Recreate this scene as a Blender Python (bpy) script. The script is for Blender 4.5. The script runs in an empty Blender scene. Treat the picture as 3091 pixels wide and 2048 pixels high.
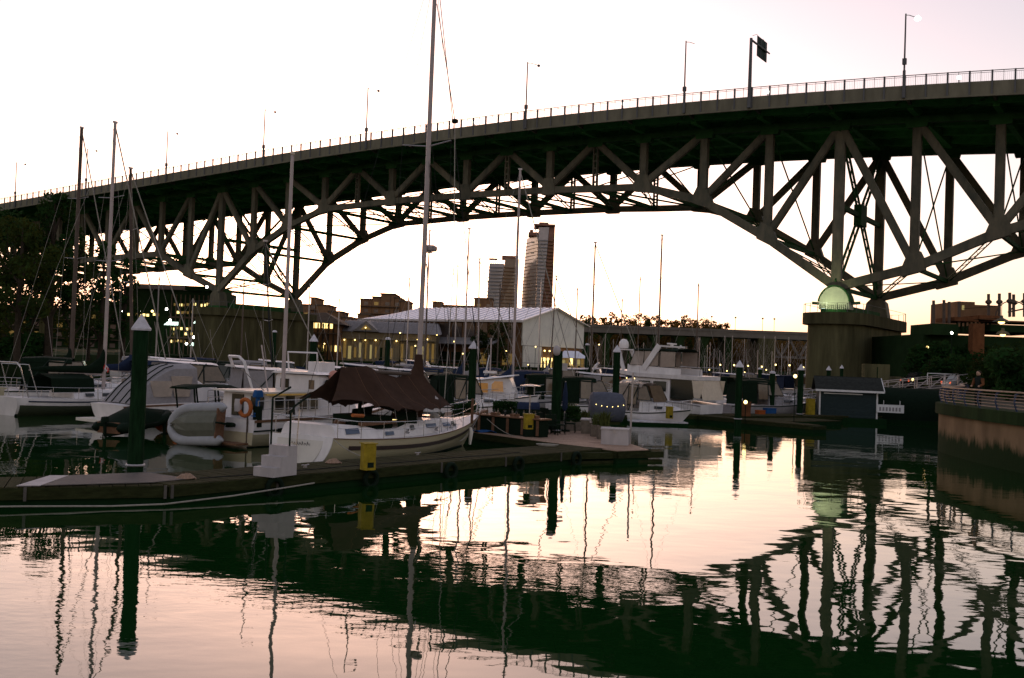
import bpy, math, random
from mathutils import Vector, Matrix
random.seed(7)
R = math.radians
sc = bpy.context.scene
C = sc.collection

# ------------------------------------------------------------------ camera
FPX, CX, CY = 3005.0, 1545.5, 1024.0          # 35 mm lens on a 3091 x 2048 film frame
ROLL, PITCH, CAMH = R(2.1), R(1.15), 4.0
cam = bpy.data.cameras.new('camera')
cam.sensor_width = 36.0; cam.lens = 36.0 * FPX / 3091.0
cam.clip_start = 0.1; cam.clip_end = 20000
cam_o = bpy.data.objects.new('camera', cam); C.objects.link(cam_o)
cam_o.matrix_world = Matrix.Translation((0, 0, CAMH)) @ Matrix.Rotation(R(90) + PITCH, 4, 'X') @ Matrix.Rotation(ROLL, 4, 'Z')
sc.camera = cam_o

# ------------------------------------------------------------------ sky and sun
SUN_EL, SUN_AZ = 1.2, -8.0                     # degrees; azimuth from +Y towards +X
w = bpy.data.worlds.new('World'); sc.world = w; w.use_nodes = True
nt = w.node_tree; nt.nodes.clear()
sky = nt.nodes.new('ShaderNodeTexSky'); sky.sky_type = 'NISHITA'; sky.sun_disc = False
sky.sun_elevation = R(SUN_EL); sky.sun_rotation = R(SUN_AZ)
sky.altitude = 10; sky.air_density = 1.0; sky.dust_density = 2.2; sky.ozone_density = 1.0
tint = nt.nodes.new('ShaderNodeMix'); tint.data_type = 'RGBA'; tint.blend_type = 'MULTIPLY'
tint.inputs[0].default_value = 1.0; tint.inputs[7].default_value = (1.0, 0.885, 0.985, 1)
bg = nt.nodes.new('ShaderNodeBackground'); bg.inputs[1].default_value = 0.15
wo = nt.nodes.new('ShaderNodeOutputWorld')
hs = nt.nodes.new('ShaderNodeHueSaturation'); hs.inputs['Saturation'].default_value = 0.70
gm = nt.nodes.new('ShaderNodeGamma'); gm.inputs[1].default_value = 0.84
nt.links.new(sky.outputs[0], gm.inputs[0]); nt.links.new(gm.outputs[0], hs.inputs['Color']); nt.links.new(hs.outputs[0], tint.inputs[6]); nt.links.new(tint.outputs[2], bg.inputs[0]); nt.links.new(bg.outputs[0], wo.inputs[0])
sl = bpy.data.lights.new('sun', 'SUN'); sl.energy = 0.02; sl.angle = R(10); sl.color = (1.0, 0.62, 0.36)
so = bpy.data.objects.new('sun', sl); C.objects.link(so)
sd = Vector((math.sin(R(SUN_AZ)) * math.cos(R(SUN_EL)), math.cos(R(SUN_AZ)) * math.cos(R(SUN_EL)), math.sin(R(SUN_EL))))
so.rotation_euler = sd.to_track_quat('Z', 'Y').to_euler(); so.location = (0, 0, 80)
vs = sc.view_settings
vs.view_transform = 'Standard'; vs.look = 'None'; vs.gamma = 1.0; vs.use_curve_mapping = False; vs.exposure = 2.38
sc.cycles.max_bounces = 6; sc.cycles.diffuse_bounces = 2; sc.cycles.glossy_bounces = 4; sc.cycles.transmission_bounces = 4
sc.cycles.caustics_reflective = True; sc.cycles.caustics_refractive = False; sc.cycles.sample_clamp_indirect = 6.0

# ------------------------------------------------------------------ photo pixel (2367 x 1568) -> world point
KPX = 1.30587
def ray(x, y):
    u, v = x * KPX - CX, CY - y * KPX
    c, s = math.cos(ROLL), math.sin(ROLL)
    u, v = u * c - v * s, u * s + v * c
    cp, sp = math.cos(PITCH), math.sin(PITCH)
    return Vector((u / FPX, cp - v / FPX * sp, sp + v / FPX * cp))
def G(x, y, z=0.0):                            # point of the horizontal plane at height z
    d = ray(x, y); k = (z - CAMH) / d.z
    return Vector((d.x * k, d.y * k, z))
def AT(x, y, Y):                               # point at depth Y
    d = ray(x, y); k = Y / d.y
    return Vector((d.x * k, Y, CAMH + d.z * k))
def PL(x, y, P, n):                            # point of a vertical plane through P with normal n
    d = ray(x, y); o = Vector((0, 0, CAMH))
    return o + d * ((Vector(P) - o).dot(n) / d.dot(n))

# ------------------------------------------------------------------ mesh helpers
class MB:
    def __init__(s): s.v = []; s.f = []
    def add(s, vs, fs):
        b = len(s.v); s.v += [tuple(p) for p in vs]; s.f += [tuple(i + b for i in f) for f in fs]; return s
    def box(s, x0, x1, y0, y1, z0, z1):
        return s.add([(x0,y0,z0),(x1,y0,z0),(x1,y1,z0),(x0,y1,z0),(x0,y0,z1),(x1,y0,z1),(x1,y1,z1),(x0,y1,z1)],
                     [(3,2,1,0),(4,5,6,7),(0,1,5,4),(1,2,6,5),(2,3,7,6),(3,0,4,7)])
    def bar(s, a, b, w, h, up=(0,0,1)):
        a, b = Vector(a), Vector(b); d = (b - a).normalized(); up = Vector(up)
        if abs(d.dot(up)) > .99: up = Vector((0,1,0)) if abs(d.y) < .9 else Vector((1,0,0))
        x = d.cross(up).normalized() * (w / 2); y = x.cross(d).normalized() * (h / 2)
        vs = [p + sx * x + sy * y for p in (a, b) for sx, sy in ((-1,-1),(1,-1),(1,1),(-1,1))]
        return s.add(vs, [(0,1,2,3),(7,6,5,4),(0,4,5,1),(1,5,6,2),(2,6,7,3),(3,7,4,0)])
    def tube(s, pts, r, n=6, cap=True):
        pts = [Vector(p) for p in pts]; m = len(pts)
        rr = r if isinstance(r, (list, tuple)) else [r] * m
        base = len(s.v); prev = None
        for i, p in enumerate(pts):
            d = (pts[min(i + 1, m - 1)] - pts[max(i - 1, 0)]).normalized()
            if prev is None:
                u = Vector((0,0,1)) if abs(d.z) < .9 else Vector((1,0,0)); x = d.cross(u).normalized()
            else:
                x = (prev - d * prev.dot(d)).normalized()
            prev = x; y = d.cross(x)
            for k in range(n):
                a = 2 * math.pi * k / n
                s.v.append(tuple(p + x * (rr[i] * math.cos(a)) + y * (rr[i] * math.sin(a))))
        for i in range(m - 1):
            for k in range(n):
                k2 = (k + 1) % n
                s.f.append((base + i*n + k, base + i*n + k2, base + (i+1)*n + k2, base + (i+1)*n + k))
        if cap:
            s.f.append(tuple(base + k for k in reversed(range(n)))); s.f.append(tuple(base + (m-1)*n + k for k in range(n)))
        return s
    def cyl(s, x, y, z0, z1, r, r2=None, n=12):
        return s.tube([(x,y,z0),(x,y,z1)], [r, r if r2 is None else max(r2, 1e-3)], n)
    def prism(s, poly, z0, z1):                # poly: ccw 2-D outline
        n = len(poly)
        vs = [(p[0],p[1],z0) for p in poly] + [(p[0],p[1],z1) for p in poly]
        return s.add(vs, [tuple(reversed(range(n))), tuple(range(n, 2*n))] + [(i,(i+1)%n,n+(i+1)%n,n+i) for i in range(n)])
    def ext(s, poly, vec):                     # 3-D outline pushed along vec
        n = len(poly); vec = Vector(vec)
        vs = [Vector(p) for p in poly] + [Vector(p) + vec for p in poly]
        return s.add(vs, [tuple(reversed(range(n))), tuple(range(n, 2*n))] + [(i,(i+1)%n,n+(i+1)%n,n+i) for i in range(n)])
    def loft(s, rings, closed=True, cap0=True, cap1=True):
        n = len(rings[0]); b = len(s.v)
        for r in rings: s.v += [tuple(p) for p in r]
        for i in range(len(rings) - 1):
            for k in range(n if closed else n - 1):
                k2 = (k + 1) % n
                s.f.append((b + i*n + k, b + i*n + k2, b + (i+1)*n + k2, b + (i+1)*n + k))
        if cap0: s.f.append(tuple(b + k for k in reversed(range(n))))
        if cap1: s.f.append(tuple(b + (len(rings)-1)*n + k for k in range(n)))
        return s
    def lathe(s, prof, n=12, c=(0,0,0)):
        rings = [[(c[0] + r*math.cos(2*math.pi*k/n), c[1] + r*math.sin(2*math.pi*k/n), c[2] + z) for k in range(n)] for r, z in prof]
        return s.loft(rings)
    def sph(s, c, rx, ry=None, rz=None, n=10, m=6):
        ry = rx if ry is None else ry; rz = rx if rz is None else rz
        rings = []
        for i in range(m + 1):
            a = -math.pi/2 + math.pi * i / m; ca = max(math.cos(a), .01)
            rings.append([(c[0] + rx*ca*math.cos(2*math.pi*k/n), c[1] + ry*ca*math.sin(2*math.pi*k/n), c[2] + rz*math.sin(a)) for k in range(n)])
        return s.loft(rings)
    def sheet(s, grid, t=.01):                 # grid of points thickened along its normals
        m, n = len(grid), len(grid[0]); P = [[Vector(p) for p in row] for row in grid]
        def nor(i, j):
            a = P[min(i+1,m-1)][j] - P[max(i-1,0)][j]; b = P[i][min(j+1,n-1)] - P[i][max(j-1,0)]
            c = a.cross(b); return c.normalized() if c.length > 1e-9 else Vector((0,0,1))
        vs = [P[i][j] + nor(i,j)*t/2 for i in range(m) for j in range(n)] + [P[i][j] - nor(i,j)*t/2 for i in range(m) for j in range(n)]
        N = m*n; fs = []
        for i in range(m-1):
            for j in range(n-1):
                a,b,c,d = i*n+j, i*n+j+1, (i+1)*n+j+1, (i+1)*n+j
                fs += [(d,c,b,a), (N+a,N+b,N+c,N+d)]
        for i in range(m-1):
            fs += [(i*n, (i+1)*n, N+(i+1)*n, N+i*n), ((i+1)*n+n-1, i*n+n-1, N+i*n+n-1, N+(i+1)*n+n-1)]
        for j in range(n-1):
            fs += [(j+1, j, N+j, N+j+1), ((m-1)*n+j, (m-1)*n+j+1, N+(m-1)*n+j+1, N+(m-1)*n+j)]
        return s.add(vs, fs)
    def mesh(s, name, mat, smooth=False):
        me = bpy.data.meshes.new(name); me.from_pydata(s.v, [], s.f)
        if smooth:
            me.polygons.foreach_set('use_smooth', [True] * len(me.polygons)); me.set_sharp_from_angle(angle=R(38))
        me.materials.append(M(mat)); me.update(); return me
    def build(s, name, mat, parent=None, smooth=False):
        return obj(name, s.mesh(name, mat, smooth), parent)
def obj(name, me, parent=None, loc=None, rot=None, scale=None):
    o = bpy.data.objects.new(name, me); C.objects.link(o)
    if parent: o.parent = parent
    if loc is not None: o.location = loc
    if rot is not None: o.rotation_euler = rot
    if scale is not None: o.scale = scale
    return o
def tag(o, label=None, cat=None, group=None, kind=None):
    if label: o['label'] = label
    if cat: o['category'] = cat
    if group: o['group'] = group
    if kind: o['kind'] = kind
    return o
def thing(name, label, cat, loc=(0,0,0), rz=0, group=None):
    o = bpy.data.objects.new(name, None); C.objects.link(o); o.empty_display_size = .2
    o.location = loc; o.rotation_euler = (0, 0, rz)
    return tag(o, label, cat, group)
def copy_tree(o, parent=None, label=None):
    c = o.copy(); C.objects.link(c); c.parent = parent
    for ch in KIDS(o): copy_tree(ch, c)
    if label: c['label'] = label
    return c
_kids = {}
def KIDS(o):
    return [c for c in C.objects if c.parent is o]

# ------------------------------------------------------------------ materials
_mats = {}
def M(n): return _mats[n] if n in _mats else _mats['grey']
def mat(name, col, rough=.6, metal=0.0, var=.25, scale=3.0, bump=0.0, bscale=None, col2=None, emit=None, es=0, spec=None, alpha=None, stretch=(1,1,1), trans=0, leaf=None):
    m = bpy.data.materials.new(name); m.use_nodes = True; t = m.node_tree; b = t.nodes['Principled BSDF']
    b.inputs['Roughness'].default_value = rough; b.inputs['Metallic'].default_value = metal; b.inputs['Specular IOR Level'].default_value = (.06 if rough >= .5 else .5) if spec is None else spec
    col = tuple(col) + (1,)
    tc = t.nodes.new('ShaderNodeTexCoord'); mp = t.nodes.new('ShaderNodeMapping'); mp.inputs['Scale'].default_value = stretch
    t.links.new(tc.outputs['Object'], mp.inputs[0])
    if var > 0:
        no = t.nodes.new('ShaderNodeTexNoise'); no.inputs['Scale'].default_value = scale; no.inputs['Detail'].default_value = 6; no.inputs['Roughness'].default_value = .65
        t.links.new(mp.outputs[0], no.inputs['Vector'])
        rp = t.nodes.new('ShaderNodeValToRGB'); rp.color_ramp.elements[0].position = .3; rp.color_ramp.elements[1].position = .72
        c2 = tuple(col2) + (1,) if col2 else tuple(min(1, c * (1 + var)) for c in col[:3]) + (1,)
        rp.color_ramp.elements[0].color = tuple(c * (1 - var) for c in col[:3]) + (1,); rp.color_ramp.elements[1].color = c2
        t.links.new(no.outputs[0], rp.inputs[0])
        oi = t.nodes.new('ShaderNodeObjectInfo'); mr = t.nodes.new('ShaderNodeMapRange'); mr.inputs[3].default_value = 1 - var*.35; mr.inputs[4].default_value = 1 + var*.35
        t.links.new(oi.outputs['Random'], mr.inputs[0])
        mx = t.nodes.new('ShaderNodeMix'); mx.data_type = 'RGBA'; mx.blend_type = 'MULTIPLY'; mx.inputs[0].default_value = 1
        t.links.new(rp.outputs[0], mx.inputs[6]); t.links.new(mr.outputs[0], mx.inputs[7]); t.links.new(mx.outputs[2], b.inputs['Base Color'])
    else: b.inputs['Base Color'].default_value = col
    if bump > 0:
        n2 = t.nodes.new('ShaderNodeTexNoise'); n2.inputs['Scale'].default_value = bscale or scale * 4; n2.inputs['Detail'].default_value = 5
        t.links.new(mp.outputs[0], n2.inputs['Vector'])
        bp = t.nodes.new('ShaderNodeBump'); bp.inputs['Strength'].default_value = bump; bp.inputs['Distance'].default_value = .05
        t.links.new(n2.outputs[0], bp.inputs['Height']); t.links.new(bp.outputs[0], b.inputs['Normal'])
    if emit:
        b.inputs['Emission Color'].default_value = tuple(emit) + (1,); b.inputs['Emission Strength'].default_value = es
    if alpha is not None: b.inputs['Alpha'].default_value = alpha
    if trans: b.inputs['Transmission Weight'].default_value = trans
    if leaf:                                     # light coming through thin leaves
        tr = t.nodes.new('ShaderNodeBsdfTranslucent'); tr.inputs[0].default_value = tuple(leaf) + (1,)
        ms = t.nodes.new('ShaderNodeMixShader'); ms.inputs[0].default_value = .5; out = t.nodes['Material Output']
        t.links.new(b.outputs[0], ms.inputs[1]); t.links.new(tr.outputs[0], ms.inputs[2]); t.links.new(ms.outputs[0], out.inputs[0])
    _mats[name] = m; return m
mat('grey', (.3,.3,.3))
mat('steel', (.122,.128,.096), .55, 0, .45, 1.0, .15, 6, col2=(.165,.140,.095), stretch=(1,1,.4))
mat('steel_under', (.026,.085,.026), .7, 0, .3, .8)  # dark green copy of the bridge steel, underside shade put into the colour
mat('deck_shade_green', (.05,.20,.05), .7, 0, .3, .8)  # green tone of the deep shade under the deck put into the colour
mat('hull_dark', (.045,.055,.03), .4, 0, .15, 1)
mat('fascia', (.17,.155,.108), .6, 0, .25, .9, stretch=(1,1,.3))
mat('railing', (.12,.12,.12), .5, 0, .1)
mat('asphalt', (.05,.05,.05), .9, 0, .3, 2, .3)
mat('concrete', (.088,.080,.040), .9, 0, .5, .7, .35, 6, stretch=(1,1,.14))
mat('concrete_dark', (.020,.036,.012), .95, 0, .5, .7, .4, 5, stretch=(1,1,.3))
mat('white_gel', (.70,.655,.635), .3, 0, .16, 1.1, stretch=(1,1,.5))
mat('cream_gel', (.62,.57,.50), .3, 0, .08, 1.5)
mat('hull_beige', (.46,.40,.26), .35, 0, .12, 1.2, stretch=(.4,1,2))
mat('boot', (.02,.03,.025), .5, 0, .2)
mat('stripe', (.05,.03,.025), .4, 0, .1)
mat('glass_dark', (.01,.014,.011), .12, 0, .0)
mat('glass_blue', (.05,.08,.14), .1, 0, .0)
mat('glass_amber', (.30,.16,.05), .15, 0, .2, 3, emit=(1,.45,.12), es=.025)
mat('glass_warm', (.15,.105,.065), .12, 0, .25, 3)
mat('vinyl', (.42,.34,.28), .15, 0, .15, 2, alpha=.6)
mat('canvas_grey', (.27,.25,.25), .85, 0, .15, 6, .2, 30)
mat('canvas_dark', (.007,.015,.008), .9, 0, .2, 4)
mat('canvas_blue', (.02,.03,.06), .85, 0, .2, 4)
mat('canvas_brown', (.050,.028,.019), .9, 0, .2, 2, .15, 20)
mat('canvas_cream', (.62,.52,.40), .8, 0, .1, 3)
mat('tarp_bluegrey', (.085,.09,.115), .7, 0, .2, 3, .25, 5)
mat('blue', (.02,.08,.22), .6, 0, .15)
mat('orange', (.30,.075,.02), .6, 0, .15)
mat('life_orange', (.40,.12,.035), .6, 0, .15)
mat('red', (.5,.04,.03), .6, 0, .1)
mat('buoy', (.55,.26,.20), .5, 0, .15)
mat('alu', (.42,.38,.37), .4, .6, .1, 4)
mat('mast_white', (.38,.31,.29), .4, 0, .12, 2)
mat('mast_dark', (.10,.075,.06), .5, 0, .2, 2)
mat('stainless', (.55,.52,.5), .25, .8, .0)
mat('rope', (.32,.29,.25), .9, 0, .2, 10)
mat('rope_dark', (.03,.03,.03), .9, 0, .2, 10)
mat('rubber', (.008,.016,.009), .7, 0, .2)
mat('rib_grey', (.34,.34,.35), .5, 0, .12, 3)
mat('rib_dark', (.13,.13,.10), .5, 0, .15, 3)  # dinghy bottom: shade on its lower half put into the colour
mat('wood_trim', (.16,.085,.05), .5, 0, .3, 8)
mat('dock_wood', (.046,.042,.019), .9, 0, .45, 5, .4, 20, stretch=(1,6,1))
mat('dock_lit', (.36,.24,.17), .55, 0, .35, 5, .4, 20, stretch=(6,1,1))  # brighter timber copy, sky light on the planks put into the colour
mat('dock_side', (.026,.030,.011), .9, 0, .4, 3, .3, stretch=(1,1,4))
mat('float_black', (.006,.024,.007), .8, 0, .2)
mat('metal_plate', (.10,.09,.08), .6, .2, .2, 3, .3, 40)
mat('pile_wood', (.007,.022,.008), .95, 0, .5, 4, .5, 14, stretch=(3,3,.4))
mat('cap_white', (.56,.53,.55), .5, 0, .25, 5)
mat('yellow', (.30,.215,.02), .6, 0, .35, 4)
mat('box_white', (.43,.39,.38), .5, 0, .18, 2.2, stretch=(1,1,.4))
mat('planter', (.16,.13,.10), .85, 0, .3, 5)
mat('leaf_dark', (.022,.070,.016), .8, 0, .5, .6, leaf=(.022,.028,.006))
mat('leaf_mid', (.035,.062,.014), .8, 0, .5, .6, leaf=(.05,.045,.008))
mat('leaf_autumn', (.07,.045,.012), .8, 0, .5, .5, leaf=(.22,.12,.02))
mat('leaf_bank', (.035,.030,.012), .9, 0, .5, .08, .4, 1.5)
mat('grass_leaf', (.07,.085,.025), .8, 0, .4, 4)
mat('bark', (.045,.035,.025), .95, 0, .3, 4)
mat('soil', (.012,.032,.009), 1, 0, .4, .3)
mat('paving', (.06,.055,.04), .9, 0, .2, 1)
mat('roof_metal', (.88,.85,.88), .38, .55, .08, .6)
mat('shed_wall', (.80,.76,.66), .7, 0, .1, .5)
mat('wall_dark', (.016,.034,.012), .9, 0, .3, .5)
mat('wall_brown', (.21,.115,.06), .9, 0, .25, .5)
mat('wall_tan', (.32,.26,.17), .9, 0, .2, .5)
mat('roof_brown', (.12,.085,.06), .85, 0, .25, 1)
mat('roof_grey', (.26,.24,.235), .8, 0, .2, 1)
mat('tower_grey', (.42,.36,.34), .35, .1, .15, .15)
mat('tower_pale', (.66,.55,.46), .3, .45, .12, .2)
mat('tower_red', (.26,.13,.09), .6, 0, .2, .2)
mat('tower_glass', (.17,.145,.135), .12, .4, .2, .3)
mat('far_steel', (.14,.12,.10), .8, 0, .2, .2)
mat('rust', (.14,.058,.026), .9, 0, .35, 2, .2)
mat('slate_blue', (.030,.044,.044), .8, 0, .2, 3, stretch=(1,1,5))
mat('shingle', (.030,.032,.028), .95, 0, .3, 4, .3)
mat('rail_blue', (.05,.07,.12), .5, .2, .1)
mat('rail_wood', (.40,.28,.20), .5, 0, .2, 4)
mat('paint_white', (.68,.66,.64), .6, 0, .1)
mat('car_white', (.55,.56,.56), .2, .1, .03)
mat('car_dark', (.015,.016,.018), .15, .2, .03)
mat('skin', (.45,.28,.2), .6, 0, .1)
mat('cloth_dark', (.015,.02,.018), .9, 0, .2)
mat('lit_warm', (.5,.35,.12), .5, 0, .0, emit=(1.0,.72,.26), es=.45)
mat('lit_yellow', (.4,.35,.1), .5, 0, .0, emit=(.85,.66,.28), es=.055)
mat('lit_dim', (.3,.2,.08), .5, 0, .3, 2, emit=(.9,.55,.14), es=.025)
mat('lit_cool', (.5,.55,.5), .5, 0, .0, emit=(.75,1.0,.85), es=.6)
mat('bulb', (.8,.8,.7), .5, 0, .0, emit=(1.0,.68,.22), es=1.0)
mat('bulb_white', (.8,.8,.8), .5, 0, .0, emit=(1.0,.98,.85), es=2.6)
mat('tail_red', (.3,.02,.01), .4, 0, .0, emit=(1.0,.15,.05), es=.2)
mat('sign_green', (.02,.035,.025), .6, 0, .1)
mat('letter', (.45,.42,.40), .6, 0, 0)
mat('letter_dark', (.06,.05,.05), .6, 0, 0)
mat('dome_paint', (.44,.46,.34), .6, 0, .12, 2)

def seawall_mat():                               # concrete with an uneven band of algae up to the tide line
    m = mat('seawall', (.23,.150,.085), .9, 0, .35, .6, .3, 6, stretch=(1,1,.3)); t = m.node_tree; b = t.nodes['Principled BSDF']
    src = b.inputs['Base Color'].links[0].from_socket
    ge = t.nodes.new('ShaderNodeNewGeometry'); sx = t.nodes.new('ShaderNodeSeparateXYZ'); t.links.new(ge.outputs['Position'], sx.inputs[0])
    mp = t.nodes.new('ShaderNodeMapping'); mp.inputs['Scale'].default_value = (1.6,1.6,.35); t.links.new(ge.outputs['Position'], mp.inputs[0])
    no = t.nodes.new('ShaderNodeTexNoise'); no.inputs['Scale'].default_value = 1.3; no.inputs['Detail'].default_value = 8; no.inputs['Roughness'].default_value = .7; t.links.new(mp.outputs[0], no.inputs['Vector'])
    ma = t.nodes.new('ShaderNodeMath'); ma.operation = 'MULTIPLY_ADD'; ma.inputs[1].default_value = -1.7; t.links.new(no.outputs[0], ma.inputs[0]); t.links.new(sx.outputs[2], ma.inputs[2])
    mr = t.nodes.new('ShaderNodeMapRange'); mr.inputs[1].default_value = -.05; mr.inputs[2].default_value = .35; t.links.new(ma.outputs[0], mr.inputs[0])
    mx = t.nodes.new('ShaderNodeMix'); mx.data_type = 'RGBA'; mx.inputs[6].default_value = (.016,.030,.010,1)
    t.links.new(mr.outputs[0], mx.inputs[0]); t.links.new(src, mx.inputs[7]); t.links.new(mx.outputs[2], b.inputs['Base Color'])
seawall_mat()
# water: mirror-like with long low ripples
def water_mat():
    m = bpy.data.materials.new('water'); m.use_nodes = True; t = m.node_tree; b = t.nodes['Principled BSDF']
    b.inputs['Base Color'].default_value = (.0035,.026,.0045,1); b.inputs['Roughness'].default_value = .015
    b.inputs['Specular Tint'].default_value = (1.0,.95,.82,1); b.inputs['IOR'].default_value = 1.75; b.inputs['Specular IOR Level'].default_value = .7
    geo = t.nodes.new('ShaderNodeNewGeometry')
    def layer(scale, strength, sx, sy, det, rot):
        mp = t.nodes.new('ShaderNodeMapping'); mp.inputs['Scale'].default_value = (sx, sy, 1); mp.inputs['Rotation'].default_value = (0,0,rot)
        no = t.nodes.new('ShaderNodeTexNoise'); no.inputs['Distortion'].default_value = .15; no.inputs['Scale'].default_value = scale; no.inputs['Detail'].default_value = det; no.inputs['Roughness'].default_value = .45
        t.links.new(geo.outputs['Position'], mp.inputs[0]); t.links.new(mp.outputs[0], no.inputs['Vector'])
        mu = t.nodes.new('ShaderNodeMath'); mu.operation = 'MULTIPLY'; mu.inputs[1].default_value = strength
        t.links.new(no.outputs[0], mu.inputs[0]); return mu
    a = layer(.46, .0135, 1, 1.0, 1, .4); c = layer(1.5, .0030, .8, 1.2, 1, -.3); e = layer(5, .0009, .7, 1.2, 2, .2)
    pt = layer(.045, 1.0, 1, 1.6, 2, .5); pr = t.nodes.new('ShaderNodeMapRange'); pr.inputs[1].default_value = .47; pr.inputs[2].default_value = .66; pr.inputs[3].default_value = .25; pr.inputs[4].default_value = 4.5
    t.links.new(pt.outputs[0], pr.inputs[0])
    e2 = t.nodes.new('ShaderNodeMath'); e2.operation = 'MULTIPLY'; t.links.new(e.outputs[0], e2.inputs[0]); t.links.new(pr.outputs[0], e2.inputs[1]); e = e2
    s1 = t.nodes.new('ShaderNodeMath'); s1.operation = 'ADD'; t.links.new(a.outputs[0], s1.inputs[0]); t.links.new(c.outputs[0], s1.inputs[1])
    s2 = t.nodes.new('ShaderNodeMath'); s2.operation = 'ADD'; t.links.new(s1.outputs[0], s2.inputs[0]); t.links.new(e.outputs[0], s2.inputs[1])
    bp = t.nodes.new('ShaderNodeBump'); bp.inputs['Strength'].default_value = 1; bp.inputs['Distance'].default_value = 1
    t.links.new(s2.outputs[0], bp.inputs['Height']); t.links.new(bp.outputs[0], b.inputs['Normal'])
    _mats['water'] = m
water_mat()

# ------------------------------------------------------------------ water and shore ground
ob = MB().add([(-9000,-60,0),(9000,-60,0),(9000,12000,0),(-9000,12000,0)], [(0,1,2,3)]).build('water', 'water'); tag(ob, kind='structure')
# ================================================================== the steel bridge
BR_P = Vector((40.888, 126.129, 0)); BR_D = Vector((-.82538, .56457, 0)); BR_RZ = math.atan2(BR_D.y, BR_D.x)
bridge = thing('steel_bridge', 'long green steel arch truss road bridge crossing the whole harbour on concrete piers', 'bridge', BR_P, BR_RZ)
def zp(s):                                      # parapet top along the bridge
    if s < -25: return 39.2 - .0005*75*75 + .055*(s + 25)
    if s < 50: return 39.2 - .0005*(s-50)**2
    if s < 110: return 39.2 - .00032*(s-50)**2
    return 39.2 - .00032*3600 - .0384*(s-110)
def zt(s): return zp(s) - 2.45                  # top chord centre
def BW(s, y, z): return BR_P + BR_D*s + Vector((-BR_D.y, BR_D.x, 0))*y + Vector((0,0,z))   # bridge-local -> world
LP, SP = 9.2667, 7.925
NODES = [0, LP, 2*LP, 3*LP] + [3*LP + SP*k for k in range(1, 9)] + [3*LP + 8*SP + LP*k for k in range(1, 4)]
BOT = [14.6, 21.2, 26.7, 29.25, 29.5, 29.85, 29.95, 30.05, 30.05, 30.0, 29.75, 29.55, 26.8, 22.6, 15.2]
main = list(zip(NODES, BOT))
right = [(-LP, 16.9), (-2*LP, 20.8), (-3*LP, 23.4), (-4*LP, 24.0), (-5*LP, 24.0), (-6*LP, 24)]
left = [(119 + LP*(k+1), z) for k, z in enumerate([18.6, 22.9, 22.7, 22.5, 22.3, 22.0, 21.6, 21.2, 20.8, 20.4, 20.0, 19.6, 19.2, 18.8])]
allB = sorted(right + main + left)
S = [a for a, _ in allB]; i0 = S.index(0); iL = len(right) + 14
# direction of the diagonals: list of (top index, bottom index)
diag = []
for a, b in ((0,1),(1,2),(2,3),(4,3),(4,5),(6,5),(6,7),(8,7),(8,9),(10,9),(10,11),(12,11),(13,12),(14,13)): diag.append((i0+a, i0+b))
diag += [(i0, i0-1), (i0-1, i0-2), (i0-3, i0-2), (i0-3, i0-4), (i0-5, i0-4), (i0-5, i0-6)]
diag += [(iL, iL+1), (iL+1, iL+2), (iL+3, iL+2), (iL+3, iL+4), (iL+5, iL+4), (iL+5, iL+6), (iL+7, iL+6), (iL+7, iL+8), (iL+9, iL+8), (iL+9, iL+10), (iL+11, iL+10), (iL+11,iL+12), (iL+13,iL+12)]
YT = (0.0, -20.0)
CHW = .95
for ti, y in enumerate(YT):
    for k in range(len(S)-1):
        big = 1.15 if abs(S[k]-59.5) > 40 else 1.0
        MB().bar((S[k],y,allB[k][1]), (S[k+1],y,allB[k+1][1]), .8, CHW*big).build('bottom_chord', 'steel', bridge)
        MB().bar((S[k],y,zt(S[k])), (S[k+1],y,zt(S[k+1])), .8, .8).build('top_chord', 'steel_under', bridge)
    for k in range(len(S)):
        zb, z1 = allB[k][1], zt(S[k])
        wv = 1.15 if k in (i0, iL) else (.62 if (i0+3 < k < i0+11 and (k-i0) % 2 == 0) else .95)
        mb = MB()
        if wv < .7:                              # open battened hanger: two legs with ties
            for dx in (-.3,.3): mb.bar((S[k]+dx,y,zb+.3), (S[k]+dx,y,z1-.3), .5, .16, (1,0,0))
            for q in range(1, 7): mb.box(S[k]-.3, S[k]+.3, y-.2, y+.2, zb + (z1-zb)*q/7-.1, zb + (z1-zb)*q/7+.1)
        else:
            mb.bar((S[k],y,zb-.2), (S[k],y,z1+.2), .66, wv, (1,0,0))
            for sx in (-1,1): mb.bar((S[k]+sx*wv*.5,y,zb), (S[k]+sx*wv*.5,y,z1), .78, .07, (1,0,0))
        mb.build('vertical', 'steel', bridge)
        # gusset plate at the bottom node
        if k not in (i0, iL) and not (wv < .7):
            g = 1.35 if abs(S[k]-59.5) > 30 else 1.15
            pl = [(-g,-.75),(g,-.75),(g,.35),(.75,1.75),(-.75,1.75),(-g,.35)]
            sl_ = (allB[min(k+1,len(S)-1)][1]-allB[max(k-1,0)][1])/(S[min(k+1,len(S)-1)]-S[max(k-1,0)])
            MB().ext([(S[k]+a, y+.47, zb+b+a*sl_*.8) for a,b in reversed(pl)], (0,-.94,0)).build('gusset_plate', 'steel', bridge)
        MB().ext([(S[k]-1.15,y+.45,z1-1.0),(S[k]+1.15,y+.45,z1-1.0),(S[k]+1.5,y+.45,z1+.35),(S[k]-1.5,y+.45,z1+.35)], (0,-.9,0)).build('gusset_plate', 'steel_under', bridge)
    for a, b in diag:
        if a >= len(S) or b >= len(S): continue
        p, q = Vector((S[a],y,zt(S[a])-.2)), Vector((S[b],y,allB[b][1]+.3))
        mb = MB().bar(p, q, .6, .95, (0,0,1))
        mb.bar(p, q, .74, .62, (0,0,1)); mb.build('diagonal', 'steel', bridge)
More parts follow.
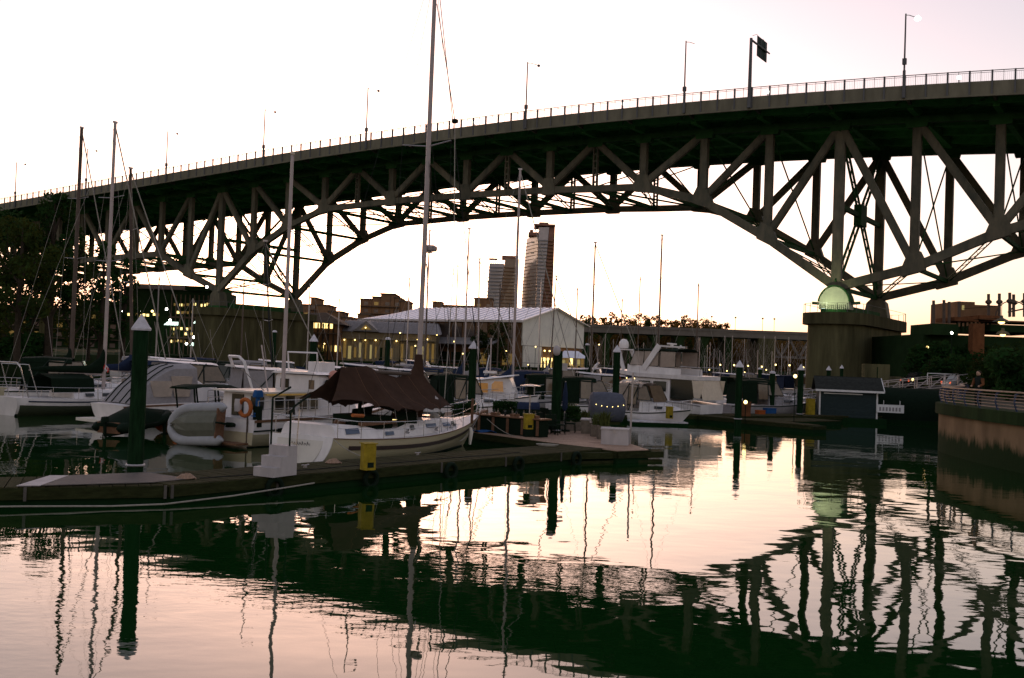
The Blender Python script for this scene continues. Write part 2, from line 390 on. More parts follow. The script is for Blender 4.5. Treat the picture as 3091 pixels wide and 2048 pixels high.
# lateral bracing between the trusses
for k in range(len(S)):
    zb, z1 = allB[k][1], zt(S[k])
    thin = .16 if k not in (i0, iL) else .5
    for (ya, za, yb, zb2) in ((0, zb+.3, -20, z1-.3), (-20, zb+.3, 0, z1-.3)):
        if k in (i0, iL):                        # heavy laced sway frame over the pier
            p, q = Vector((S[k],ya,za)), Vector((S[k],yb,zb2)); dd = (q-p).normalized(); nn = dd.cross(Vector((1,0,0))).normalized()
            mb = MB()
            for sx in (-.6,.6): mb.bar(p+nn*sx, q+nn*sx, .4, .2, (1,0,0))
            n = 18
            for j in range(n):
                e = 1 if j % 2 else -1
                mb.bar(p.lerp(q, j/n)+nn*.6*e, p.lerp(q, (j+1)/n)-nn*.6*e, .09, .09)
            mb.build('sway_brace', 'steel_under', bridge)
        else:
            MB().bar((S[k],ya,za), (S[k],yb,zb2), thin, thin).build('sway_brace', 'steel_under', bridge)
    MB().bar((S[k],0,zb), (S[k],-20,zb), .4, .5).build('strut', 'steel_under', bridge)
    if k in (i0, iL):
        MB().box(S[k]-.5, S[k]+.5, -11.4, -8.6, (zb+z1)/2-1.4, (zb+z1)/2+1.4).build('brace_plate', 'steel_under', bridge)
        zm = (zb+z1)/2
        MB().bar((S[k],0,zm),(S[k],-20,zm),.5,.6).build('strut', 'steel_under', bridge)
for k in range(len(S)-1):
    za, zb = allB[k][1], allB[k+1][1]
    for ya, yb in ((0,-20), (-20,0)):
        p, q = Vector((S[k],ya,za)), Vector((S[k+1],yb,zb)); mb = MB()
        up = Vector((0,0,1)) ; dd=(q-p).normalized(); nn = dd.cross(up).normalized()
        for sx in (-.28,.28): mb.bar(p+nn*sx, q+nn*sx, .1, .14)
        n = 12
        for j in range(n):
            e = 1 if j % 2 else -1
            mb.bar(p.lerp(q, j/n)+nn*.28*e, p.lerp(q,(j+1)/n)-nn*.28*e, .05, .06)
        mb.build('lateral_brace', 'steel_under', bridge)
# deck
s0, s1 = S[0], S[-1] + 60
st = []
s = s0
while s < s1: st.append(s); s += LP/4
mb = MB()
for a, b in zip(st[:-1], st[1:]): pass
rings = [[(s,6.9,zp(s)-1.0),(s,6.9,zp(s)-.45),(s,-26.9,zp(s)-.45),(s,-26.9,zp(s)-1.0)] for s in st]
MB().loft(rings).build('deck_slab', 'deck_shade_green', bridge)
MB().loft([[(s,4.3,zp(s)-.44),(s,4.3,zp(s)-.40),(s,-24.3,zp(s)-.40),(s,-24.3,zp(s)-.44)] for s in st]).build('roadway', 'asphalt', bridge)
for yy in (4.0, -1.5, -7, -12.5, -18, -23.5):
    MB().loft([[(s,yy+.22,zp(s)-1.8),(s,yy+.22,zp(s)-.95),(s,yy-.22,zp(s)-.95),(s,yy-.22,zp(s)-1.8)] for s in st]).build('stringer', 'deck_shade_green', bridge)
for k in range(len(S)):
    s = S[k]; z = zp(s)
    MB().box(s-.35,s+.35,-24,4,z-2.15,z-.98).build('floor_beam', 'deck_shade_green', bridge)
    for sg, yo in ((1,0.0),(-1,-20.0)):
        y1 = yo + sg*6.6
        MB().ext([(s-.16,yo+sg*.3,z-2.2),(s-.16,y1,z-1.25),(s-.16,y1,z-.99),(s-.16,yo+sg*.3,z-.99)], (.32,0,0)).build('deck_bracket', 'steel', bridge)
        if k < len(S)-1:
            MB().bar((s,y1-.4,z-1.3),((s+S[k+1])/2,yo+sg*.5,zp((s+S[k+1])/2)-1.9),.16,.16).build('deck_brace', 'steel_under', bridge)
# fascia panels, posts and railing (near side panels one by one)
near = [s for s in st if -60 < s < 215]
for a, b in zip(near[:-1], near[1:]):
    za, zb = zp(a), zp(b)
    MB().ext([(a+.06,7.0,za-1.5),(b-.06,7.0,zb-1.5),(b-.06,7.0,zb),(a+.06,7.0,za)][::-1], (0,-.1,0)).build('fascia_panel', 'fascia', bridge)
    mb = MB(); mb.box(a-.09,a+.09,6.92,7.12,za-1.6,za+1.2); mb.build('rail_post', 'railing', bridge)
    mb = MB()
    mb.bar((a,7.02,za+1.15),(b,7.02,zb+1.15),.08,.08); mb.bar((a,7.02,za+.95),(b,7.02,zb+.95),.045,.045)
    mb.bar(((a+b)/2,7.02,(za+zb)/2),((a+b)/2,7.02,(za+zb)/2+1.1),.05,.05,(1,0,0))
    for q in range(1, 12):
        if q == 6: continue
        x = a + (b-a)*q/12; zz = za + (zb-za)*q/12
        mb.bar((x,7.02,zz),(x,7.02,zz+.95),.014,.014,(1,0,0))
    mb.build('railing', 'railing', bridge)
MB().loft([[(s,7.13,zp(s)-1.72),(s,7.13,zp(s)-1.5),(s,6.8,zp(s)-1.5),(s,6.8,zp(s)-1.72)] for s in st]).build('edge_flange', 'fascia', bridge)
MB().loft([[(s,-26.9,zp(s)-1.6),(s,-26.9,zp(s)),(s,-27.1,zp(s)),(s,-27.1,zp(s)-1.6)] for s in st]).build('far_fascia', 'fascia', bridge)
mb = MB()
for a, b in zip(near[:-1], near[1:]):
    mb.bar((a,-27,zp(a)+1.1),(b,-27,zp(b)+1.1),.07,.07); mb.box(a-.06,a+.06,-27.06,-26.94,zp(a),zp(a)+1.1)
mb.build('far_railing', 'railing', bridge)
# piers
def pier(s, z0, ztop, half, rad):
    def stad(r, hl, n=10):
        pts = [(s + r*math.cos(a), -10 + hl + r*math.sin(a)) for a in [math.pi*k/n for k in range(n+1)]]
        pts += [(s + r*math.cos(a), -10 - hl + r*math.sin(a)) for a in [math.pi + math.pi*k/n for k in range(n+1)]]
        return pts
    p = MB().loft([[(x,y,z) for x, y in stad(rad*q, half)] for z, q in ((-3,1.06),(1.2,1.03),(1.3,1.0),(ztop-1.5,.97))]).build('pier', 'concrete', bridge, True)
    MB().loft([[(x,y,z) for x, y in stad(rad*1.02+.5, half)] for z in (ztop-1.5,ztop-.05)]).build('pier_cap', 'concrete', p)
    MB().loft([[(x,y,z) for x, y in stad(rad*1.02*q+.02, half)] for z,q in ((-.5,1.06),(1.0,1.045))]).build('tide_stain', 'concrete_dark', p)
    for y in (0, -20):
        MB().box(s-1.6,s+1.6,y-1.0,y+1.0,ztop-.05,ztop+.45).build('bearing_plate', 'steel_under', p)
    MB().box(s-.9,s+.9,-18,-2,ztop-.05,ztop+1.1).build('bearing_wall', 'steel_under', p)
    # semicircular pin shoe with toothed skirt
    for y in (0, -20):
        if s != 0 or y != 0:                     # plain block shoe
            MB().ext([(s-1.7,y+.9,ztop+.45),(s+1.7,y+.9,ztop+.45),(s+1.3,y+.9,ztop+2.6),(s+.7,y+.9,ztop+3.2),(s-.7,y+.9,ztop+3.2),(s-1.3,y+.9,ztop+2.6)][::-1], (0,-1.8,0)).build('bearing_shoe', 'steel', p)
            continue
        pts = [(1.88*math.cos(math.pi*k/20), 2.25*math.sin(math.pi*k/20)) for k in range(21)]
        d = MB().ext([(s+a, y+.95, ztop+1.05+b) for a, b in reversed(pts)], (0,-1.9,0)).build('pin_shoe', 'dome_paint', p)
        rim = MB()
        for k in range(20):
            a, b = pts[k], pts[k+1]
            rim.bar((s+a[0]*1.06,y,ztop+1.05+a[1]*1.06),(s+b[0]*1.06,y,ztop+1.05+b[1]*1.06),2.1,.14)
        rim.build('shoe_rim', 'steel_under', p)
        tee = MB()
        for k in range(16): tee.box(s-1.95+k*.245, s-1.8+k*.245, y-.9, y+.97, ztop+.45, ztop+1.05)
        tee.build('shoe_teeth', 'dome_paint', p)
    # inspection rail
    mb = MB(); pts = stad(rad*1.02+.35, half); m = len(pts)
    for k in range(m):
        a, b = pts[k], pts[(k+1)%m]
        mb.bar((a[0],a[1],ztop),(a[0],a[1],ztop+1.1),.05,.05,(1,0,0)); mb.bar((a[0],a[1],ztop+1.1),(b[0],b[1],ztop+1.1),.045,.045)
    mb.build('inspection_rail', 'railing', p)
    return p
pier(0, 0, 11.3, 9.8, 3.5)
pier(119, 0, 11.8, 10.0, 4.2)
for sl2 in (212, 258, 304):                      # approach bents on the left shore
    for y in (0,-20):
        MB().box(sl2-1.2,sl2+1.2,y-1.2,y+1.2,-.5,zp(sl2)-3).build('column', 'concrete', bridge)
# floodlight under the right shoe
fl = thing('floodlight', 'small green floodlight on the right pier shining up at the round bearing shoe', 'floodlight', BW(.2, 4.6, 11.25))
MB().box(-.25,.25,-.2,.2,0,.35).build('housing', 'steel_under', fl); MB().box(-.2,.2,-.15,.15,.352,.37).build('lens', 'lit_cool', fl)
fo = bpy.data.lights.new('floodlight_beam', 'SPOT'); fo.energy = 150; fo.color = (.90,1.0,.58); fo.spot_size = R(95); fo.spot_blend = .9; fo.shadow_soft_size = .3
f2 = bpy.data.objects.new('floodlight_beam', fo); C.objects.link(f2); f2.location = BW(.2, 4.7, 11.9)
f2.rotation_euler = (BW(0,0,14.6) - BW(.2,4.7,11.9)).to_track_quat('-Z','Y').to_euler()
f2.parent = fl; f2.matrix_parent_inverse = Matrix.Rotation(0,4,'Z'); f2.location = BW(.2,4.7,11.9) - BW(.2,4.6,11.25)

# street lamps on the deck
LAMPS = [(-9.2, 8.35, True, 'on the bridge deck above the right pier, its globe lit'), (18.5, 8.1, True, 'left of the overhead road sign on the bridge, head lit'),
         (43.6, 8.3, False, 'on the bridge deck right of the tall sailboat mast'), (75, 8.6, False, 'on the bridge deck just left of the tall sailboat mast'),
         (99.6, 8.4, False, 'on the bridge above the trawler pole, box halfway up'), (127, 8.2, False, 'on the bridge deck right of the three left masts'),
         (153.5, 8.2, False, 'on the bridge deck between the two tallest left masts'), (180.6, 8.6, False, 'at the far left end of the bridge deck')]
for s, h, lit, where in LAMPS:
    t = thing('street_lamp', 'slim grey street lamp ' + where, 'street lamp', BW(s, 7.25, zp(s)-1.5), BR_RZ, 'street lamps along the bridge')
    MB().tube([(0,0,0),(0,0,3.2),(0,0,3.21),(0,0,h+1.5)], [.19,.17,.11,.085], 8).build('pole', 'railing', t, True)
    MB().tube([(0,-.03,h+1.35),(-.3,-.4,h+1.4),(-.9,-1.3,h+1.28)], .04, 6).build('arm', 'railing', t)
    q_ = 1.45 if lit else 1
    MB().lathe([(.05*q_,.22*q_),(.2*q_,.1*q_),(.24*q_,0),(.2*q_,-.1*q_),(.05*q_,-.2*q_)], 10, (-1.0,-1.45,h+1.2)).build('lamp_head', 'bulb_white' if lit else 'railing', t, True)
    MB().box(-.22,.22,-.17,.17,3.9 if s<0 else 2.9,4.6 if s<0 else 3.5).build('control_box', 'railing', t)
# overhead road sign
s = 9.5; t = thing('overhead_sign', 'dark overhead road sign seen from behind on a cantilever post above the bridge deck', 'road sign', BW(s, 7.3, zp(s)-1.5), BR_RZ)
MB().tube([(0,0,0),(0,0,8.9)], [.26,.18], 10).build('post', 'railing', t, True)
MB().tube([(0,0,8.7),(-.05,-6.5,8.7)], [.14,.1], 8).build('arm', 'railing', t)
MB().box(.12,.22,-6.0,-2.6,7.4,10.0).build('panel', 'sign_green', t)
for yy in (-5.2,-3.6): MB().bar((.11,yy,7.5),(.11,yy,9.9),.12,.08,(0,1,0)).build('bracket', 'railing', t)
for yy in (-5.4,-3.2): MB().tube([(.2,yy,10.0),(.5,yy,10.4),(1.1,yy,10.3)],.03,5).build('lamp_arm','railing',t)
# small lights glimpsed through the railing
for k,(px,py) in enumerate(((2217,180),(1775,213),(1440,240),(1098,284))):
    q = PL(px, py, BW(0,-25,0), Vector((-BR_D.y, BR_D.x, 0))); s = (q-BR_P).dot(BR_D); z0 = zp(s)-.4
    if q.z < z0+.6: continue
    t = thing('street_lamp', ('lit lamp head glimpsed through the railing at far right','lit lamp head behind the railing right of the road sign','lit lamp head behind the railing near the bridge crest','lit lamp head behind the railing right of the tall mast')[k], 'street lamp', BW(s,-25,z0), BR_RZ, 'lamps on the far side of the bridge deck')
    MB().tube([(0,0,0),(0,0,q.z-z0)], .08, 6).build('pole','railing',t); MB().sph((0,0,q.z-z0), .3, .3, .24, n=8, m=6).build('lamp_head','bulb_white',t,True)
# ================================================================== docks
def frame(o, d):                                 # thing placed with x axis along d
    return math.atan2(d[1], d[0])
def planked(name, label, org, d, L, wid, zt_, pm, sm, step=.30, over=()):
    t = thing(name, label, 'dock', (org[0], org[1], 0), frame(None, d))
    MB().box(0, L, .02, wid-.02, -.35, zt_-.30).build('float', 'float_black', t)
    MB().box(0, L, .06, wid-.06, zt_-.30, zt_-.055).build('frame', 'dock_side', t)
    n = int(L/step); me = [MB().box(.01, step-.012, -.03, wid+.03, -.05, 0).mesh('plank', pm), MB().box(.008, step-.016, -.045, wid+.02, -.05, .006).mesh('plank', pm)]
    for k in range(n): obj('plank', me[random.randrange(2)], t, (k*step, 0, zt_ + random.uniform(-.004,.004)))
    m = max(1, int(L/3.1)); ms = L/m
    for yy in (-.09, wid+.03):
        for k in range(m): MB().box(k*ms+.01, (k+1)*ms-.012, yy, yy+.06, zt_-.30, zt_-.02).build('rub_board', sm, t)
    for k in range(m+1):
        x = min(max(k*ms, .06), L-.06)
        MB().box(x-.035, x+.035, -.12, -.09, zt_-.33, zt_+.004).build('bracket', 'metal_plate', t)
    return t
dockA = planked('finger_dock', 'narrow timber finger dock in front running beside the sailboat with the brown tent', (-8.55, 25.23), (.631,.776), 20.0, 2.2, .5, 'dock_wood', 'dock_side')
dockL = planked('finger_dock', 'timber dock section at lower left with a grey metal plate at its bend', (-20.6, 20.35), (.925,.381), 13.0, 1.95, .49, 'dock_wood', 'dock_side')
# metal transition plate at the bend
pl = thing('transition_plate', 'grey metal plate bridging the bend of the dock beside the tall near pile', 'plate', (-10.2, 25.7, .515))
pp = [(-11.25,24.15),(-9.0,25.42),(-8.35,26.4),(-9.9,27.35),(-11.45,26.15)]
MB().prism([(x+10.2,y-25.7) for x,y in pp], .0, .02).build('plate', 'metal_plate', pl)
MB().prism([(x+10.2,y-25.7) for x,y in [(-11.75,23.95),(-11.26,24.13),(-11.47,26.13),(-11.9,26.0)]], .0, .02).build('edge_strip', 'box_white', pl)  # white strip: light along the plate edge put into the colour
# hose sagging along the outer face
hp = [(-13.3,22.8,.12),(-11.4,23.6,.10),(-9.6,24.35,.06),(-8.5,24.9,.07),(-7.2,26.3,.13),(-6.2,27.6,.2),(-5.5,28.55,.25)]
tag(MB().tube(hp, .022, 6).build('hose', 'rope'), 'pale water hose sagging along the outer face of the near dock', 'hose')
# main walkway / patio platform
polyB = [(4.35,39.7),(5.75,40.75),(5.5,42.4),(4.78,46.6),(3.9,54.2),(3.3,67),(-4.2,67),(-3.4,48.9)]
dB = thing('patio_dock', 'broad timber dock with patio furniture and planters behind the near finger dock', 'dock')
MB().prism([(x*.995,y*.999) for x,y in polyB], -.3, .2).build('float', 'float_black', dB)
def clipx(poly, y):                              # x range of the outline at a given y
    xs = []
    for i in range(len(poly)):
        a, b = poly[i], poly[(i+1) % len(poly)]
        if (a[1]-y)*(b[1]-y) < 0: xs.append(a[0]+(b[0]-a[0])*(y-a[1])/(b[1]-a[1]))
    return (min(xs), max(xs)) if len(xs) > 1 else None
y = 39.9
while y < 66.8:
    r0, r1 = clipx(polyB, y), clipx(polyB, y+.29)
    if r0 and r1 and r0[1]-r0[0] > .2:
        zz = .5 + random.uniform(-.004,.004)
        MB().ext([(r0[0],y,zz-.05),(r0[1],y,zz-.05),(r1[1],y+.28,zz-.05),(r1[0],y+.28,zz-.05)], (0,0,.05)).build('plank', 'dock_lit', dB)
    y += .30
for i in range(len(polyB)):
    a, b = Vector(polyB[i]+(0,)), Vector(polyB[(i+1)%len(polyB)]+(0,)); dd = (b-a).normalized(); nn = Vector((dd.y,-dd.x,0))*.05
    MB().bar(a+nn+Vector((0,0,.34)), b+nn+Vector((0,0,.34)), .07, .28).build('rub_board', 'dock_side', dB)
for zz, x1 in ((.30, 6.35), (-.02, 6.3)): MB().bar((2.4,38.9,zz),(x1,41.0+.1,zz),.25,.24).build('end_timber', 'dock_side', dB)

def float_walk(name, label, a, b, wid, z=.5, m='dock_wood'):
    a, b = Vector(a), Vector(b); d = b-a
    t = thing(name, label, 'dock', (a.x,a.y,0), math.atan2(d.y,d.x)); L = d.length
    MB().box(0,L,-wid/2,wid/2,-.3,z-.28).build('float','float_black',t); MB().box(0,L,-wid/2-.03,wid/2+.03,z-.28,z-.06).build('frame','dock_side',t)
    me = MB().box(.015,.585,-wid/2-.05,wid/2+.05,-.055,0).mesh('plank', m)
    for k in range(int(L/.6)): obj('plank', me, t, (k*.6,0,z+random.uniform(-.004,.004)))
    return t
float_walk('dock_walkway', 'long dock walkway behind the moored boats at left', (-42,61,0), (-3.8,61.5,0), 2.2)
float_walk('dock_walkway', 'dock walkway reaching right from the patio to the small boathouse', (3.4,66.3,0), (34,84,0), 2.4)
float_walk('finger_dock', 'short finger dock beside the white flybridge motor yacht', (13.6,71.5,0), (19.8,63.5,0), 1.4)

# ------------------------------------------------------------------ piles
def pile(px, pyt, Y, r, cap, label, pybase=None):
    top = AT(px, pyt, Y); h = top.z
    t = thing('dock_pile', label, 'pile', (top.x, top.y, 0), random.uniform(0,3), 'timber mooring piles')
    ch = r*2.0 if cap == 'cone' else (r*.8 if cap == 'dome' else 0)
    pts = [(0,0,-2.5),(0,0,.9),(0,0,h-ch)]
    MB().tube(pts, [r*1.04, r*1.02, r*.98], 14).build('shaft', 'pile_wood', t, True)
    if cap == 'cone': MB().lathe([(r*1.25,-.03),(r*1.28,.02),(.015,ch)], 14, (0,0,h-ch)).build('cap', 'cap_white', t)
    elif cap == 'dome': MB().lathe([(r*1.15,-.03),(r*1.1,ch*.5),(r*.5,ch*.95),(.02,ch)], 12, (0,0,h-ch)).build('cap', 'cap_white', t, True)
    MB().tube([(r*1.12*math.cos(a), r*1.12*math.sin(a), .62) for a in [k*math.pi/6 for k in range(13)]], .035, 5).build('hoop', 'alu', t)
    return t
pile(328, 727, 28.24, .215, 'cone', 'thick dark pile with white cone cap nearest the camera at left')
p2 = pile(1290, 812, 48.5, .235, None, 'dark capless pile rising from the patio dock with white bag on top')
MB().sph((0,0,0), .2, .2, .26).build('bag', 'box_white', p2, True).location = (-.18, -.05, AT(1285,812,48.5).z+.02)
MB().box(-.28,.28,-.02,.02,-.18,.18).build('notice_board', 'box_white', p2).location = (.55, 0, AT(1285,848,48.5).z)
pile(1427, 798, 64.0, .22, 'cone', 'dark pile with white cone cap beside the grey tarpaulin bundle')
pile(1095, 788, 60.0, .23, 'cone', 'dark pile with white cone cap in front of the white pilothouse boat')
pile(635, 764, 92.0, .19, 'dome', 'slim pile with rounded white cap in front of the left bridge pier')
pile(726, 773, 68.0, .24, 'cone', 'pile with white cone cap just right of the left bridge pier')
pile(897, 780, 80.0, .21, 'dome', 'slim pile with rounded white cap left of the tall mast')
pile(1710, 833, 65.5, .22, 'cone', 'dark pile with white cone cap right of the flybridge yacht')
pile(1757, 850, 98.0, .19, 'dome', 'thin far pile between the flybridge yacht and the right bridge pier')
pile(1786, 858, 80.0, .22, 'dome', 'pile with worn flat cap among the work floats')
pile(1852, 842, 76.0, .22, 'cone', 'dark pile with white cone cap beside the right bridge pier foot')
pile(1916, 846, 95.0, .2, 'cone', 'pile with tilted cap in front of the right bridge pier')
pile(1946, 844, 108.0, .18, 'cone', 'thin pile with cone cap in front of the right bridge pier face')
pile(1358, 794, 100.0, .2, 'dome', 'slim far pile with pale cap left of the flybridge yacht')

# ------------------------------------------------------------------ dock furniture
def pedestal(p, h, w_, label, rz=0.4):
    t = thing('power_pedestal', label, 'pedestal', p, rz, 'yellow dock power pedestals')
    q = w_/2; c = q*.35
    MB().prism([(-q,-q+c),(-q+c,-q),(q-c,-q),(q,-q+c),(q,q-c),(q-c,q),(-q+c,q),(-q,q-c)], 0, h).build('body', 'yellow', t)
    MB().prism([(-q-.015,-q-.015),(q+.015,-q-.015),(q+.015,q+.015),(-q-.015,q+.015)], h, h+.03).build('lid', 'yellow', t)
    if h < .9: MB().box(-q*.5,q*.5,-q-.012,-q,h*.1,h*.3).build('socket_panel', 'rubber', t)
    return t
pedestal(G(850,1086,.5), .78, .40, 'large yellow power pedestal on the near finger dock', .55)
pedestal(G(1221,1010,.5)+Vector((0,0,.35)), .66, .42, 'yellow power pedestal on a dark base beside the patio heater', .3)
MB().box(-.2,.2,-.2,.2,-.35,0).build('base', 'rubber', [o for o in C.objects if o.name.startswith('power_pedestal')][-1])
pedestal(G(1547,968,.5), .75, .4, 'small yellow power pedestal in front of the small cabin cruiser')
# boarding steps
st_o = thing('boarding_steps', 'white moulded boarding steps on the dock at the sailboat stern', 'steps', G(628,1100,.5), R(62))
for k, (x0, hh) in enumerate(((-.35,.26),(-.05,.55),(.25,.83))):
    MB().box(x0, .62, -.36+.002*k, .36-.002*k, .0 if k == 0 else (.26,.55)[k-1], hh).build('step', 'box_white', st_o)
MB().tube([(.3,-.34,.83),(.3,-.34,1.75),(.45,-.34,1.95),(1.1,-.34,2.25)], .03, 6).build('handrail', 'rubber', st_o)
MB().tube([(.3,.34,.83),(.3,.34,2.15),(1.0,.3,2.45)], .03, 6).build('handrail', 'rubber', st_o)
tag(MB().tube([(0,0,-.32),(0,0,-.22),(0,0,.25),(0,0,.34)], [.05,.12,.12,.05], 10).build('fender', 'rubber'), 'black cylinder fender hanging on the outer edge of the near dock', 'fender').location = G(655,1098,.42)+Vector((.12,-.1,0))
# patio heater
ph = thing('patio_heater', 'steel patio heater with round reflector standing on the patio dock', 'patio heater', G(1220,1006,.5)+Vector((.05,.5,0)))
MB().cyl(0,0,0,.75,.22,.2,14).build('gas_housing', 'box_white', ph); MB().cyl(0,0,.75,1.85,.03,.03,8).build('pole', 'stainless', ph)
MB().lathe([(.05,1.85),(.16,1.9),(.16,2.15),(.1,2.22)],12).build('burner','rubber',ph); MB().lathe([(.5,2.26),(.5,2.28),(.15,2.34),(.02,2.35)],18).build('reflector', 'stainless', ph, True)
# dock boxes
def dbox(p, wx, wy, h, rz, label, body='box_white', lid='box_white', name='dock_box'):
    t = thing(name, label, 'box', p, rz, 'storage boxes on the patio dock')
    MB().box(-wx/2,wx/2,-wy/2,wy/2,0,h-.09).build('body', body, t)
    MB().ext([(-wx/2-.03,-wy/2-.03,h-.09),(-wx/2-.03,wy/2+.03,h-.09),(-wx/2-.03,wy/2+.03,h-.03),(-wx/2-.03,0,h+.01),(-wx/2-.03,-wy/2-.03,h-.03)], (wx+.06,0,0)).build('lid', lid, t)
    MB().box(-.06,.06,-wy/2-.05,-wy/2-.03,h-.2,h-.1).build('latch', 'alu', t)
    return t
dbox(Vector((4.6,42.9,.5)), 1.15, .75, .72, R(-12), 'large white dock box at the tip of the patio dock')
dbox(Vector((4.05,48.7,.5)), .95, .7, .75, R(-12), 'grey dock box with pale lid between two planters', 'planter', 'box_white')
dbox(Vector((3.35,54.6,.5)), .8, .6, .7, R(-12), 'small pale dock box nearest the dark capless pile', 'canvas_cream', 'box_white')
def planter(p, label, h=.55, gh=.55, n=70):
    t = thing('planter', label, 'planter', p, random.uniform(-.3,.3), 'planters along the patio dock edge')
    MB().prism([(-.28,-.28),(.28,-.28),(.28,.28),(-.28,.28)], 0, h).build('pot', 'planter', t)
    mb = MB()
    for k in range(n):
        a = random.uniform(0,6.28); l = random.uniform(.5,1)*gh; sp = random.uniform(.1,.5); b0 = Vector((random.uniform(-.2,.2),random.uniform(-.2,.2),h))
        dr = Vector((math.cos(a),math.sin(a),0)); sd_ = Vector((-dr.y,dr.x,0))*.022
        m1 = b0+dr*sp*.4+Vector((0,0,l*.7)); e = b0+dr*sp+Vector((0,0,l))
        mb.add([b0-sd_,b0+sd_,m1+sd_,m1-sd_,e], [(0,1,2,3),(3,2,4)])
    mb.build('grass', 'grass_leaf', t)
planter(Vector((4.35,45.6,.5)), 'planter with tall yellow-green grass behind the large white dock box', .6, .75, 110)
planter(Vector((4.15,47.0,.5)), 'dark planter with grass between the large white and grey dock boxes', .55, .6)
planter(Vector((3.9,51.3,.5)), 'planter with low grass behind the grey dock box', .5, .6)
planter(Vector((3.55,57.5,.5)), 'far planter with feathery grass beside the grey tarpaulin bundle', .5, .7)
# bundle under tarpaulin
tb = thing('covered_bundle', 'round grey-blue tarpaulin bundle with a string of small lights behind the planters', 'bundle', (5.6,57.5,.45), R(8))
rg = []
for i, (x, sc_) in enumerate(((-.95,.8),(-.85,.97),(-.2,1.02),(.5,1.0),(.85,.95),(.95,.75))):
    rg.append([(x+.03*math.sin(3*k), (.78*sc_)*math.cos(2*math.pi*k/18), .95+(.88*sc_)*math.sin(2*math.pi*k/18)*(1+.03*math.sin(5*k+i))) for k in range(18)])
MB().loft(rg).build('tarpaulin', 'tarp_bluegrey', tb, True)
MB().box(-.7,.7,-.5,.5,0,.16).build('cradle', 'dock_side', tb)
for k in range(6):
    x = -.8+k*.32; MB().sph((x,-.78,1.15-.12*math.sin(math.pi*k/5)), .024, n=6, m=4).build('bulb', 'bulb', tb)
# patio table, chairs, counter
def chair(p, rz, label):
    t = thing('patio_chair', label, 'chair', p, rz, 'dark patio chairs')
    MB().box(-.25,.25,-.25,.25,.42,.47).build('seat','rubber',t); MB().box(-.25,.25,.22,.27,.47,.95).build('backrest','rubber',t)
    for x in (-.22,.22):
        for yv in (-.22,.22): MB().bar((x*1.15,yv*1.15,0),(x,yv,.44),.035,.035).build('leg','rubber',t)
        MB().box(x-.025,x+.025,-.25,.22,.64,.67).build('armrest','rubber',t)
for k, (x, yv, rz, lab) in enumerate(((2.0,46.9,.3,'dark patio chair left of the capless pile, nearest the heater'),(2.35,47.6,2.0,'dark patio chair beside the capless pile'),(3.0,48.9,1.4,'dark patio chair with open arm right of the capless pile'),(.6,48.4,.2,'dark patio chair tucked under the long red bench'),(1.4,49.4,2.8,'dark patio chair behind the patio heater'))):
    chair((x,yv,.5), rz, lab)
bt = thing('picnic_table', 'long dark red-brown picnic table on the patio dock behind the sailboat bow', 'table', (-.6,49.2,.5), R(-6))
for k in range(5): MB().box(-1.6,1.6,-.42+k*.17,-.27+k*.17,.70,.74).build('tabletop_board','wood_trim',bt)
for yv in (-.8,.8): MB().box(-1.6,1.6,yv-.14,yv+.14,.42,.46).build('bench_board','wood_trim',bt)
for x in (-1.2,1.2): MB().bar((x,-.8,0),(x,.35,.72),.09,.09).bar((x,.8,0),(x,-.35,.72),.09,.09).bar((x,-.8,.4),(x,.8,.4),.09,.09).build('trestle','wood_trim',bt)
fr = thing('bbq_grill', 'dark covered barbecue grill behind the picnic table', 'barbecue', (1.0,52.6,.5), .2)
MB().box(-.6,.6,-.32,.32,.1,.9).build('cabinet','canvas_dark',fr); MB().loft([[(-.55,.34*math.cos(a),.9+.36*math.sin(a)) for a in [math.pi*k/8 for k in range(9)]],[(.55,.34*math.cos(a),.9+.36*math.sin(a)) for a in [math.pi*k/8 for k in range(9)]]]).build('hood','canvas_blue',fr)
tag(MB().tube([(5.28,43.3,.0),(5.32,43.3,3.6)], [.045,.04], 8).build('steel_post','alu'), 'slim grey steel post beside the large white dock box', 'post')
# coiled rope and cleats on the near dock
for (px,py,lab) in ((1500,1035,'steel dock cleat near the tip of the patio dock'),(980,1055,'steel dock cleat beside the sailboat hull'),(720,1085,'steel dock cleat by the boarding steps')):
    t = thing('cleat', lab, 'cleat', G(px,py,.5)+Vector((-.25,.3,0)), .9, 'dock cleats')
    MB().box(-.05,.05,-.03,.03,0,.07).build('base','alu',t); MB().tube([(-.14,0,.09),(0,0,.075),(.14,0,.09)],.018,6).build('horn','alu',t)
tag(MB().tube([(1.6+.35*math.cos(a)*(1+.02*a), 40.7+.3*math.sin(a), .515+.004*a) for a in [k*.5 for k in range(38)]], .018, 5).build('rope_coil','rope'), 'loose loop of pale rope lying near the tip of the finger dock', 'rope')

